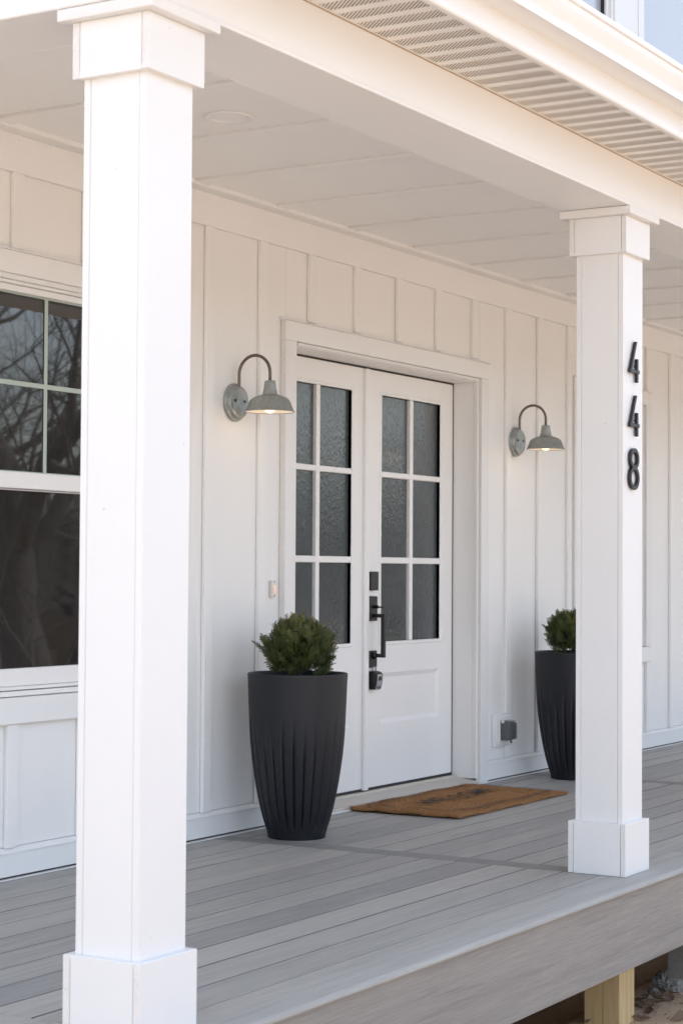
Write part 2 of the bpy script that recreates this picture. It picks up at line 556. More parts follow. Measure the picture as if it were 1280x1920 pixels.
for x in xs:
    if x > 8: continue
    for x0, x1, z0, z1 in subtract((x, x + BW, 0.112, 2.537), op_batt):
        if x1 - x0 > 0.03 and not (1.3 < x < 1.4):
            j = random.uniform(-0.0015, 0.0015)
            bx("batten", 'siding', house, x0 + j, x1 + j, -BT, -0.0005, z0, z1, 0.002)
        elif x1 - x0 > 0.03:
            bx("batten", 'siding', house, x0, x1, -BT, -0.0005, 0.352, z1, 0.002)
            bx("batten", 'siding', house, x0, x1, -BT, -0.0005, z0, 0.178, 0.002)
# upper storey siding
for a, c in zip(bounds, bounds[1:]):
    for x0, x1, z0, z1 in subtract((a, c, 3.2, 6.0), [(p - 0.03, q + 0.03, UPZ[0] - 0.03, UPZ[1] + 0.03) for p, q in UPW]):
        if x1 - x0 > 0.02 and z0 > 3.1:
            bx("siding_panel", 'siding', house, x0 + 0.001, x1 - 0.001, 0.0, 0.011, z0, z1, 0.001)
# frieze, crown, skirting
segs = [(-6.2, -1.95), (-1.947, 2.62), (2.623, 7.3)]
for x0, x1 in segs:
    bx("frieze_board", 'white_x', house, x0, x1, -0.021, -0.0005, 2.537, 2.695, 0.002)
    bx("crown_board", 'white_x', house, x0 + 0.1, x1 + 0.1, -0.088, -0.0215, 2.672, 2.6945, 0.002)
for x0, x1 in ((HX0, -0.892), (1.106, 7.6)):
    bx("skirting_board", 'white_x', house, x0, x1, -0.023, -0.0005, 0.012, 0.094, 0.002)
    B().prism_x([(-0.027, 0.0945), (-0.027, 0.0975), (-0.0005, 0.112), (-0.0005, 0.0945)], x0 + 0.004, x1).build("skirting_cap", 'white_x', house)
    bx("flashing", 'vinyl', house, x0, x1, -0.030, -0.012, 0.0005, 0.0048, 0.0)
    bx("joint_gap", 'gap', house, x0, x1, -0.014, -0.006, 0.005, 0.0118, 0.0)

def rect_frame(b, x0, x1, z0, z1, w, y0, y1, wt=None, wb=None):
    wt = w if wt is None else wt; wb = w if wb is None else wb
    b.box(x0, x0 + w, y0, y1, z0, z1).box(x1 - w, x1, y0, y1, z0, z1)
    b.box(x0 + w, x1 - w, y0, y1, z1 - wt, z1).box(x0 + w, x1 - w, y0, y1, z0, z0 + wb)

def window(op, upper_grid=True):
    x0, x1 = op; z0, z1 = WIN_Z
    w = empty("window", ((x0 + x1) / 2, 0.05, z0), parent=None)
    w.parent = house; w.location = Vector(((x0 + x1) / 2, 0.05, z0)) - world_loc(house)
    # flat casing
    bx("side_casing", 'white', w, x0 - CAS, x0, -0.031, -0.0005, APRON + 0.097, 2.168, 0.002)
    bx("side_casing", 'white', w, x1, x1 + CAS, -0.031, -0.0005, APRON + 0.097, 2.168, 0.002)
    bx("head_casing", 'white_x', w, x0 - CAS, x1 + CAS, -0.031, -0.0005, 2.1685, 2.25, 0.002)
    B().prism_x([(-0.040, 2.2505), (-0.040, 2.255), (-0.0005, 2.262), (-0.0005, 2.2505)], x0 - CAS - 0.008, x1 + CAS + 0.008).build("drip_cap", 'white_x', w)
    bx("apron_board", 'white_x', w, x0 - CAS, x1 + CAS, -0.031, -0.0005, APRON, 0.648, 0.003)
    # frame
    b = B(); rect_frame(b, x0 + 0.001, x1 - 0.001, 0.651, z1 - 0.001, 0.018, -0.012, 0.03)
    b.build("window_frame", 'vinyl', w, 0.0015)
    b = B(); rect_frame(b, x0 + 0.0195, x1 - 0.0195, 0.672, z1 - 0.0195, 0.012, 0.0, 0.03)
    b.build("window_stop", 'vinyl', w, 0.0015)
    # upper sash and lower sash
    mid = 1.43
    sx0, sx1 = x0 + 0.032, x1 - 0.032
    b = B(); rect_frame(b, sx0, sx1, mid - 0.03, z1 - 0.033, 0.030, 0.010, 0.040, 0.024, 0.06)
    b.build("upper_sash", 'vinyl', w, 0.002)
    b = B(); rect_frame(b, sx0, sx1, 0.6845, mid - 0.032, 0.030, 0.022, 0.048, 0.004, 0.0635)
    b.build("lower_sash", 'vinyl', w, 0.002)
    gx0, gx1 = sx0 + 0.03, sx1 - 0.03
    ug = (mid + 0.03, z1 - 0.057); lg = (0.748, mid - 0.036)
    B().box(gx0 - 0.004, gx1 + 0.004, 0.034, 0.038, ug[0] - 0.004, ug[1] + 0.004).build("upper_pane", 'glass', w)
    B().box(gx0 - 0.004, gx1 + 0.004, 0.040, 0.044, lg[0] - 0.004, lg[1] + 0.003).build("lower_pane", 'glass', w)
    b = B(); rect_frame(b, gx0 - 0.001, gx1 + 0.001, ug[0] - 0.001, ug[1] + 0.001, 0.006, 0.030, 0.0335)
    b.build("glazing_bead", 'grille', w)
    for k in (1, 2):
        xx = gx0 + (gx1 - gx0) * k / 3
        bx("grille_bar", 'grille', w, xx - 0.009, xx + 0.009, 0.029, 0.0335, ug[0], ug[1], 0.001)
    bx("grille_bar", 'grille', w, gx0, gx1, 0.0285, 0.0333, 1.775, 1.793, 0.001)
window(W1); window(W2)

def upper_window(op):
    x0, x1 = op; z0, z1 = UPZ
    w = empty("window", (0, 0, 0)); w.parent = house
    w.location = Vector(((x0 + x1) / 2, 0.05, z0)) - world_loc(house)
    b = B(); rect_frame(b, x0 - 0.09, x1 + 0.09, z0 - 0.09, z1 + 0.09, 0.09, -0.03, -0.0005); b.build("casing", 'white', w, 0.002)
    b = B(); rect_frame(b, x0, x1, z0, z1, 0.03, -0.018, 0.05); b.build("window_frame", 'vinyl', w, 0.002)
    b = B(); rect_frame(b, x0 + 0.031, x1 - 0.031, z0 + 0.031, z1 - 0.031, 0.028, 0.002, 0.05); b.build("window_stop", 'vinyl', w, 0.002)
    b = B(); rect_frame(b, x0 + 0.0595, x1 - 0.0595, z0 + 0.0595, z1 - 0.0595, 0.007, 0.016, 0.05); b.build("glazing_seal", 'gasket', w)
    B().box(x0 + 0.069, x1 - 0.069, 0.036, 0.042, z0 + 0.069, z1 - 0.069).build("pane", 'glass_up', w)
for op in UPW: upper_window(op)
bx("mullion_trim", 'white', house, UPW[0][1] + 0.0915, UPW[1][0] - 0.0915, -0.024, -0.0005, UPZ[0] - 0.09, UPZ[1] + 0.09, 0.002)

# ------------------------------------------------------------------ door opening
YD = 0.13                                   # face of the door slabs
cl0, cl1 = D_OP[0] + 0.027, D_OP[1] + 0.017   # inner edges of the casing
def door_surround():
    w = empty("door_surround"); w.parent = house; w.location = Vector((DOORC, 0, 0)) - world_loc(house)
    bx("side_casing", 'white', w, cl0 - CAS, cl0, -0.031, -0.0005, 0.006, 2.128, 0.002)
    bx("side_casing", 'white', w, cl1, cl1 + CAS, -0.031, -0.0005, 0.006, 2.128, 0.002)
    # rough-cut board edges that show at the sides
    for x in (cl0 - CAS, cl1):
        bx("casing_edge", 'edge', w, x - 0.0012, x - 0.0002, -0.028, -0.002, 0.02, 2.125, 0.0)
    bx("head_casing", 'white_x', w, cl0 - CAS, cl1 + CAS, -0.031, -0.0005, 2.1285, 2.214, 0.002)
    bx("casing_edge", 'edge', w, cl0 - CAS - 0.0012, cl0 - CAS - 0.0002, -0.028, -0.002, 2.13, 2.212, 0.0)
    B().prism_x([(-0.040, 2.2145), (-0.040, 2.219), (-0.0005, 2.227), (-0.0005, 2.2145)], cl0 - CAS - 0.008, cl1 + CAS + 0.008).build("drip_cap", 'white_x', w)
    # brick mould
    for x0, x1 in ((cl0 + 0.0005, D_OP[0] + 0.0345), (D_OP[1] + 0.001, cl1 - 0.0015)):
        if x1 > x0: bx("brick_mould", 'vinyl', w, min(x0, x1), max(x0, x1), -0.014, 0.012, 0.03, 2.127, 0.002)
    B().prism_x([(-0.014, 2.118), (-0.014, 2.127), (0.014, 2.127), (0.014, 2.110), (-0.006, 2.110)], cl0 + 0.036, cl1 - 0.018).build("brick_mould", 'vinyl', w)
    # jambs
    bx("jamb", 'door', w, D_OP[0] - 0.028, D_OP[0], 0.0125, 0.20, 0.03, 2.109, 0.001)
    bx("jamb", 'door', w, D_OP[1], D_OP[1] + 0.028, 0.0125, 0.20, 0.03, 2.109, 0.001)
    bx("head_jamb", 'door', w, D_OP[0], D_OP[1], 0.0145, 0.20, 2.107, 2.135, 0.001)
    # dark weatherstrip gaps
    bx("weatherstrip", 'gasket', w, D_OP[1] - 0.0065, D_OP[1] - 0.0005, 0.128, 0.15, 0.05, 2.106, 0.0)
    bx("weatherstrip", 'gasket', w, D_OP[0] + 0.0005, D_OP[0] + 0.0065, 0.128, 0.15, 0.05, 2.106, 0.0)
    bx("weatherstrip", 'gasket', w, D_OP[0] + 0.007, D_OP[1] - 0.007, 0.126, 0.15, 2.100, 2.1065, 0.0)
    # threshold
    B().prism_x([(-0.012, 0.002), (-0.012, 0.018), (0.098, 0.034), (0.098, 0.002)], D_OP[0] - 0.02, D_OP[1] + 0.014).build("sill", 'sill', w)
    bx("threshold_cap", 'brass_strip', w, D_OP[0] + 0.001, D_OP[1] - 0.001, 0.099, 0.128, 0.004, 0.043, 0.002)
    bx("door_sweep", 'gasket', w, D_OP[0] + 0.007, D_OP[1] - 0.007, 0.127, 0.15, 0.0435, 0.056, 0.0)
    bx("flashing", 'vinyl', w, D_OP[0] - 0.02, D_OP[1] + 0.10, -0.034, -0.0125, 0.0006, 0.005, 0.0)
    bx("interior_backing", 'gap', w, D_OP[0] - 0.03, D_OP[1] + 0.03, 0.205, 0.229, 0.0, 2.14, 0.0)
door_surround()

def door_leaf(sx0, sx1, lx0, lx1, right):
    d = empty("door"); d.parent = house; d.location = Vector(((sx0 + sx1) / 2, YD, 0.05)) - world_loc(house)
    z0, z1 = 0.056, 2.0985
    lz0, lz1 = 0.763, 1.981
    yb = 0.172
    b = B()
    b.box(sx0, lx0, YD, yb, z0, z1).box(lx1, sx1, YD, yb, z0, z1)
    b.box(lx0, lx1, YD, yb, lz1, z1)
    px0, px1, pz0, pz1 = lx0 + 0.012, lx1 - 0.0, 0.360, 0.608
    b.box(lx0, lx1, YD, yb, pz1, lz0).box(lx0, lx1, YD, yb, z0, pz0)
    b.box(lx0, px0, YD, yb, pz0, pz1)
    b.build("door_slab", 'door', d)
    # recessed lower panel with sloped moulding
    b = B()
    i0, i1, j0, j1 = px0 + 0.022, px1 - 0.022, pz0 + 0.022, pz1 - 0.022
    yr = YD + 0.011
    o = [(px0, YD + 0.0005, pz0), (px1, YD + 0.0005, pz0), (px1, YD + 0.0005, pz1), (px0, YD + 0.0005, pz1)]
    n = [(i0, yr, j0), (i1, yr, j0), (i1, yr, j1), (i0, yr, j1)]
    for k in range(4):
        b.quad(o[k], o[(k + 1) % 4], n[(k + 1) % 4], n[k])
    b.quad(*n)
    e = 0.03
    r = [(i0 + e, YD + 0.004, j0 + e), (i1 - e, YD + 0.004, j0 + e), (i1 - e, YD + 0.004, j1 - e), (i0 + e, YD + 0.004, j1 - e)]
    b.build("lower_panel", 'door', d)
    # lite frame, raised a little off the slab
    b = B(); rect_frame(b, lx0 - 0.018, lx1 + 0.018, lz0 - 0.018, lz1 + 0.018, 0.018, YD - 0.005, YD + 0.03)
    b.build("lite_frame", 'door', d, 0.003)
    mx = (lx0 + lx1) / 2
    bx("muntin", 'door', d, mx - 0.0165, mx + 0.0165, YD - 0.003, YD + 0.028, lz0, lz1, 0.003)
    zs = [(1.576, 1.604), (1.149, 1.180)]
    for a, c in zs:
        bx("muntin", 'door', d, lx0, mx - 0.017, YD - 0.0025, YD + 0.028, a, c, 0.003)
        bx("muntin", 'door', d, mx + 0.017, lx1, YD - 0.0025, YD + 0.028, a, c, 0.003)
    rows = [(lz0, 1.149), (1.180, 1.576), (1.604, lz1)]
    for a, c in rows:
        for p, q in ((lx0, mx - 0.0165), (mx + 0.0165, lx1)):
            B().box(p - 0.003, q + 0.003, YD + 0.016, YD + 0.022, a - 0.003, c + 0.003).build("pane", 'rain', d)
    return d
dl = door_leaf(D_OP[0] + 0.004, 0.0825, -0.668, -0.055, False)
dr = door_leaf(0.087, D_OP[1] - 0.006, 0.235, 0.850, True)
B().prism_z([(0.056, YD - 0.0005), (0.056, YD - 0.014), (0.062, YD - 0.02), (0.090, YD - 0.02), (0.096, YD - 0.014), (0.096, YD - 0.0005)], 0.05, 2.096).build("astragal", 'door', dl)

# door furniture on the right leaf
def handle_set(d):
    y = YD - 0.0008
    hx = 0.122
    def plate(name, x0, x1, z0, z1, t=0.022):
        return bx(name, 'black', d, x0, x1, y - t, y, z0, z1, 0.003)
    plate("deadbolt", 0.104, 0.178, 1.016, 1.108, 0.022)
    plate("handle_plate", 0.104, 0.180, 0.867, 0.988, 0.016)
    plate("handle_foot", 0.104, 0.178, 0.640, 0.722, 0.016)
    b = B()
    b.tube([(0.142, y - 0.012, 0.936), (0.142, y - 0.040, 0.936)], 0.008, 10)
    b.build("thumb_latch", 'black', d, 0, 'auto')
    B().prism_y([(0.132, 0.931), (0.152, 0.931), (0.158, 0.938), (0.126, 0.938)], y - 0.075, y - 0.036).build("thumb_lever", 'black', d, 0.001)
    b = B()
    b.box(0.134, 0.152, y - 0.078, y - 0.012, 0.884, 0.902)
    b.box(0.134, 0.152, y - 0.078, y - 0.060, 0.690, 0.884)
    b.box(0.134, 0.152, y - 0.060, y - 0.012, 0.690, 0.708)
    b.build("pull_grip", 'black', d)
    B().lathe((0.143, y - 0.016, 0.699), [(0.018, 0.0), (0.018, -0.01), (0.012, -0.016)], 20, 'y', (True, True)).build("grip_collar", 'black', d, 0, 'auto')
handle_set(dr)

# key lock box hung on the handle
def lock_box():
    x0, x1 = 0.112, 0.178
    yb = YD - 0.002
    t = empty("lock_box", (0.145, yb, 0.53), "small black key lock box with silver face hanging under the door handle", "lock box")
    prof = []
    b = B()
    # side profile in (y,z): deep at the top, stepping in to the bottom
    pr = [(yb, 0.533), (yb - 0.036, 0.533), (yb - 0.044, 0.556), (yb - 0.048, 0.585), (yb - 0.048, 0.606), (yb - 0.040, 0.618), (yb - 0.022, 0.6225), (yb, 0.6225)]
    b.prism_x(pr, x0, x1).build("case", 'black', t, 0.004, 'auto', seg=2)
    f = [(yb - 0.0375, 0.537), (yb - 0.0455, 0.557), (yb - 0.0497, 0.585), (yb - 0.0497, 0.604), (yb - 0.0465, 0.608)]
    b = B()
    w = [0.024, 0.0245, 0.022, 0.021, 0.014]
    vs = []
    for (yy, zz), ww in zip(f, w):
        vs.append([b.bm.verts.new((0.145 + s * ww, yy, zz)) for s in (-1, 1)] + [b.bm.verts.new((0.145 + s * ww, yy + 0.004, zz)) for s in (1, -1)])
    for a, c in zip(vs, vs[1:]):
        for k in range(4):
            b.bm.faces.new((a[k], a[(k + 1) % 4], c[(k + 1) % 4], c[k]))
    b.bm.faces.new(vs[0]); b.bm.faces.new(vs[-1][::-1])
    b.build("face_plate", 'lock_face', t)
    b = B()
    pts = [(0.145 - 0.013, 0.578), (0.145 + 0.013, 0.578), (0.145 + 0.013, 0.592)] + [(0.145 + 0.013 * math.cos(a), 0.592 + 0.007 * math.sin(a)) for a in [math.pi * k / 6 for k in range(1, 6)]] + [(0.145 - 0.013, 0.592)]
    b.prism_y(pts, yb - 0.0515, yb - 0.046).build("dial_window", 'black', t)
    b = B()
    for s in (-1, 1):
        b.tube([(0.145 + s * 0.014, yb - 0.018, 0.621), (0.145 + s * 0.014, yb - 0.018, 0.636), (0.145 + s * 0.011, yb - 0.02, 0.646)], 0.0035, 8)
    b.build("shackle", 'lock_face', t, 0, True)
    tx = text_mesh("logo", "Master", 0.014, 'ink', shear=0.25, ext=0.0004)
    tx.parent = t
    tx.rotation_euler = (R(68), 0, 0)
    tx.location = Vector((0.145, yb - 0.0432, 0.5455)) - world_loc(t)

def text_mesh(name, body, size, mat, shear=0.0, ext=0.0005, offset=0.0):
    cu = bpy.data.curves.new(name, 'FONT')
    cu.body = body; cu.size = size; cu.align_x = 'CENTER'; cu.align_y = 'CENTER'
    cu.extrude = ext; cu.shear = shear; cu.resolution_u = 3; cu.offset = offset
    o = bpy.data.objects.new(name, cu); C.objects.link(o)
    dg = bpy.context.evaluated_depsgraph_get()
    me = bpy.data.meshes.new_from_object(o.evaluated_get(dg))
    bpy.data.objects.remove(o); bpy.data.curves.remove(cu)
    me.name = name
    me.materials.clear(); me.materials.append(M[mat])
    o = bpy.data.objects.new(name, me); C.objects.link(o)
    return o
lock_box()

# ------------------------------------------------------------------ porch roof: beam, ceiling, soffit, gutter
PX0, PX1 = -4.38, 7.6
roof = empty("porch_roof", (1.6, -0.9, 2.45), "white porch roof with panelled ceiling, perforated soffit and long gutter", "porch roof")
BYO, BYI, BZ0, SOZ = -1.868, -1.590, 2.455, 2.620
B().prism_z([(PX0, BYO), (PX1, BYO), (PX1, -0.09), (PX1 - 0.268, -0.09), (PX1 - 0.268, BYI), (PX0 + 0.268, BYI), (PX0 + 0.268, -0.09), (PX0, -0.09)], BZ0, 2.80).build("beam", 'white_x', roof, 0.003)
b = B().box(PX0 - 0.003, PX1, BYO - 0.0035, BYO + 0.010, BZ0 - 0.0015, BZ0 + 0.012)
b.build("beam_edge_trim", 'white_x', roof, 0.002)
# ceiling panels between battens
CB0, CST, CBW = -1.667 - 0.604 * 4, 0.604, 0.088
ck = [CB0 + CST * k for k in range(0, 20)]
cx = [PX0 + 0.27] + [x + CBW / 2 for x in ck if x < PX1 - 0.3] + [PX1 - 0.27]
for a, c in zip(cx, cx[1:]):
    if c - a > 0.05:
        a, c = a + (CBW / 2 if a > PX0 + 0.28 else 0), c - (CBW / 2 + 0.008 if c < PX1 - 0.28 else 0)
        bx("ceiling_panel", 'ceil', roof, a + 0.0015, c - 0.0015, BYI + 0.002, -0.0225, 2.6895 + random.uniform(0, 0.001), 2.707, 0.001)
for x in ck:
    if x < PX1 - 0.3 and x > PX0 + 0.28:
        j = random.uniform(-0.002, 0.002)
        bx("ceiling_batten", 'ceil', roof, x + j, x + CBW + j, BYI + 0.002, -0.0895, 2.681, 2.703, 0.001)
# roof plane above
B().prism_x([(-2.24, 2.768), (-0.001, 3.35), (-0.001, 3.25), (-2.0, 2.74), (-2.157, 2.74)], PX0 - 0.3, PX1 + 0.3).build("roof_slope", 'shingle', roof)

# perforated soffit: panels of three bands, with real slots under a shaded cavity
SX0 = PX0 - 0.3
SO_IN, SO_OUT = BYO - 0.001, -2.150
def soffit_mesh():
    bm = bmesh.new()
    wdt = 0.3018
    solid, y0, y1 = 0.040, SO_OUT - SO_IN, 0.0
    band = wdt / 3
    edge_o, edge_i = 0.016, 0.012
    def q(pts, z=0.0):
        bm.faces.new([bm.verts.new((p[0], p[1], z)) for p in pts])
    for k in range(3):
        x = k * band
        # solid rib, shallow V-groove at its middle
        q([(x, y0, 0), (x + solid, y0, 0), (x + solid, y1, 0), (x, y1, 0)])
        xa, xb = x + solid, x + band
        q([(xa, y0, 0), (xb, y0, 0), (xb, y0 + edge_o, 0), (xa, y0 + edge_o, 0)])
        q([(xa, y1 - edge_i, 0), (xb, y1 - edge_i, 0), (xb, y1, 0), (xa, y1, 0)])
        # slats, slanted
        sl = 0.0074; pitch = 0.0135; skew = 0.060 * (xb - xa) / 0.06
        yy = y0 + edge_o - skew
        lo, hi = y0 + edge_o, y1 - edge_i
        while yy < hi:
            pts = []
            # parallelogram from (xa,yy) to (xb,yy+skew), clipped to lo..hi
            poly = [(xa, yy), (xb, yy + skew), (xb, yy + skew + sl), (xa, yy + sl)]
            def clip(poly, f, inside):
                out = []
                for i in range(len(poly)):
                    p, r_ = poly[i], poly[(i + 1) % len(poly)]
                    ip, ir = inside(p), inside(r_)
                    if ip: out.append(p)
                    if ip != ir:
                        t = (f - p[1]) / (r_[1] - p[1])
                        out.append((p[0] + t * (r_[0] - p[0]), f))
                return out
            poly = clip(poly, lo, lambda p: p[1] >= lo)
            if poly: poly = clip(poly, hi, lambda p: p[1] <= hi)
            if len(poly) >= 3: q(poly)
            yy += pitch
    # cavity behind the slots
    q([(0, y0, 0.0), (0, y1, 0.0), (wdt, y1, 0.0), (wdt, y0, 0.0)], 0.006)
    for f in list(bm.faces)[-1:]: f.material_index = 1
    me = bpy.data.meshes.new("soffit_panel")
    bm.to_mesh(me); bm.free()
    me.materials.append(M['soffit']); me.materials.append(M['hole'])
    return me, wdt
sme, swd = soffit_mesh()
n = int((PX1 + 0.3 - SX0) / swd)
for k in range(n):
    o = bpy.data.objects.new("soffit_panel", sme); C.objects.link(o)
    o.parent = roof
    o.location = Vector((SX0 + k * swd, SO_IN, SOZ + random.uniform(0, 0.0008))) - world_loc(roof)
GE0, GE1 = SX0, PX1 + 0.3
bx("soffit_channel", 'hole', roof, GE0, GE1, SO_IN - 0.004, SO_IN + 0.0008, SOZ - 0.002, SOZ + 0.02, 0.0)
# fascia with rolled lower lip
B().prism_x([(-2.150, 2.612), (-2.166, 2.612), (-2.170, 2.618), (-2.170, 2.626), (-2.163, 2.655), (-2.158, 2.70), (-2.158, 2.79), (-2.150, 2.79)], GE0, GE1).build("fascia", 'vinyl', roof, 0.002, 'auto')
# K-style gutter: back, floor, moulded front, rolled top lip
gp = [(-2.1585, 2.695), (-2.232, 2.693), (-2.240, 2.695), (-2.241, 2.707), (-2.240, 2.714), (-2.247, 2.728), (-2.258, 2.742), (-2.2655, 2.758), (-2.267, 2.772), (-2.274, 2.774), (-2.277, 2.780), (-2.276, 2.791), (-2.262, 2.792)]
inner = [(-2.262, 2.785), (-2.263, 2.762), (-2.255, 2.744), (-2.237, 2.714), (-2.236, 2.700), (-2.162, 2.700), (-2.162, 2.785), (-2.1585, 2.785)]
B().prism_x(gp + inner, GE0, GE1).build("gutter", 'vinyl', roof, 0, 'auto')
bx("gutter_joint", 'vinyl', roof, 0.9, 0.904, -2.2415, -2.1586, 2.6915, 2.6928, 0.0)

# recessed ceiling light
cl = empty("ceiling_light", (-2.47, -0.80, 2.6895), "round white recessed light flush in the porch ceiling", "ceiling light")
B().lathe((-2.47, -0.80, 2.6895), [(0.088, 0.0), (0.087, -0.006), (0.078, -0.009), (0.066, -0.006), (0.060, 0.004), (0.060, 0.009)], 56).build("trim_ring", 'vinyl', cl, 0, True)
B().lathe((-2.47, -0.80, 2.694), [(0.0605, 0.0), (0.03, 0.003), (0.001, 0.004)], 40, caps=(False, True)).build("lens", 'lens', cl, 0, True)

# ------------------------------------------------------------------ deck
deck = empty("porch_deck", (0, -1, 0), "grey composite plank porch deck with beige grey skirt board along its front", "deck")
DT = 0.024
SEC = [(-4.25, -1.413), (-1.300, 1.598), (1.711, 4.610), (4.722, 7.45)]
DIV = [(-1.410, -1.303), (1.601, 1.708), (4.613, 4.719)]
rows = []
y = -1.746
while y < 0.0:
    rows.append((y + 0.0024, min(y + 0.1475 - 0.0024, 0.0)))
    y += 0.1475
for a, c in SEC:
    for y0, y1 in rows:
        if y1 - y0 > 0.03:
            dz = random.uniform(-0.0008, 0.0008)
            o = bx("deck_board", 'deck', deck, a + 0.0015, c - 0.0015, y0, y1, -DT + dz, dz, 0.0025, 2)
            if len(o.data.materials) == 1:                       # both long sides coloured darker, painting in the shade of the seams
                o.data.materials.append(M['seam_shade'])
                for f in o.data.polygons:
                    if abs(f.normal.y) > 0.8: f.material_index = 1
for a, c in DIV:
    bx("divider_board", 'deck_dk', deck, a, c, -1.744, -0.001, -DT, 0.0006, 0.002)
bx("border_board", 'deck', deck, -4.40, -4.253, -1.744, -0.001, -DT, 0.0, 0.003)
bx("border_board", 'deck', deck, 7.453, 7.6, -1.744, -0.001, -DT, 0.0, 0.003)
for a, c in ((-4.40, -0.7), (-0.697, 3.0), (3.003, 7.6)):
    B().prism_x([(-1.748, 0.0), (-1.926, 0.0), (-1.936, -0.003), (-1.942, -0.009), (-1.943, -0.016), (-1.938, -0.023), (-1.929, -0.026), (-1.748, -0.026)], a, c).build("nosing_board", 'deck', deck, 0, 'auto', origin=((a + c) / 2, -1.85, -0.012))
B().box(-4.385, 7.59, -1.926, -1.905, -0.298, -0.0265).build("skirt_board", 'fascia', deck, 0.002, origin=(0.3, -1.915, -0.15))
B().box(-4.385, -4.365, -1.9045, -0.002, -0.298, -0.0265).build("skirt_board", 'fascia', deck, 0.002)
b = B()
for x in [-4.3 + 0.4 * k for k in range(30)]:
    b.box(x, x + 0.038, -1.904, 0.0, -0.255, -DT - 0.003)
o = b.build("joist_framing", 'pine', deck); o["kind"] = "stuff"
for px, lb in ((-1.044, "square yellow pine post standing in sand under the deck"),):
    t = empty("deck_post", (px, -1.625, GZ), lb, "post")
    B().box(px - 0.074, px + 0.074, -1.70, -1.552, GZ - 0.1, -0.256 - 0.0).build("post_timber", 'pine', t, 0.004)

# short board hanging under the deck frame
B().box(-0.713, -0.688, -1.895, -1.734, -0.50, -0.258).build("hanging_board", 'deck_dk', deck, 0.002)  # dark divider colour stands in for the shade under the deck

# ------------------------------------------------------------------ columns
def column(x, y, label):
    t = empty("porch_column", (x, y, 0), label, "column", "white boxed porch columns")
    def sleeve(nm, h, z0, z1, e=0.020):
        # front and back boards cover the ends of the two side boards
        bx(nm, 'white', t, x - h, x + h, y - h, y - h + e, z0, z1, 0.0015)
        bx(nm, 'white', t, x - h, x + h, y + h - e, y + h, z0, z1, 0.0015)
        for s in (-1, 1):
            xs_ = sorted((x + s * (h + 0.0002), x + s * (h - e)))
            bx(nm, 'white', t, xs_[0], xs_[1], y - h + e + (0.0018 if h > 0.1 else 0.0009), y + h - e - (0.0018 if h > 0.1 else 0.0009), z0, z1, 0.0012)
        for yy in (y - h, y + h - e):
            bx(nm.replace("board", "board_edge"), 'edge' if h > 0.1 else 'white', t, x - h - 0.0007, x - h + 0.0001, yy + 0.0012, yy + e - 0.0008, z0 + 0.001, z1 - 0.001, 0.0)
    sleeve("base_board", 0.114, 0.001, 0.192)
    sleeve("shaft_board", 0.0935, 0.186, 2.30)
    sleeve("capital_board", 0.114, 2.287, 2.424)
    bx("base_cap", 'white', t, x - 0.1125, x + 0.1125, y - 0.1125, y + 0.1125, 0.180, 0.1905, 0.001)
    bx("capital_floor", 'white', t, x - 0.1125, x + 0.1125, y - 0.1125, y + 0.1125, 2.2885, 2.300, 0.001)
    bx("cap_plate", 'white', t, x - 0.142, x + 0.142, y - 0.142, y + 0.142, 2.4245, 2.4535, 0.002)
    return t
column(-4.235, -1.742, "white square porch column at the corner, nearest and tallest in view")
column(-1.309, -1.735, "white square porch column bearing the black numerals")
column(1.655, -1.735, "white square porch column, third along the deck")
column(4.60, -1.735, "white square porch column, fourth along the deck")
column(7.46, -1.735, "white square porch column at the far end of the deck")

# house numbers on the second column
NY = -1.735 - 0.0935
def digit_four(zc, label):
    t = empty("house_number", (-1.322, NY, zc), label, "house number", "black metal house numerals")
    w, h = 0.084, 0.152
    x0, z0 = -1.322 - w / 2 - 0.004, zc - h / 2
    s = 0.0145
    yA, yB = NY - 0.015, NY - 0.004
    cross = z0 + 0.036
    b = B()
    b.prism_y([(x0, cross), (x0 + s * 1.05, cross), (x0 + 0.052 + s, z0 + h), (x0 + 0.052, z0 + h)], yA, yB)
    b.build("stroke", 'number', t, 0.0012)
    b = B(); b.box(x0 + 0.0003, x0 + w + 0.008, yA + 0.0008, yB, cross - 0.003, cross + s - 0.003); b.build("stroke", 'number', t, 0.0012)
    b = B(); b.box(x0 + 0.062, x0 + 0.062 + s, yA - 0.0006, yB - 0.0005, z0, z0 + 0.088); b.build("stroke", 'number', t, 0.0012)
    B().tube([(x0 + 0.07, NY + 0.0, z0 + 0.06), (x0 + 0.07, NY - 0.0045, z0 + 0.06)], 0.004, 8).build("standoff", 'number', t)
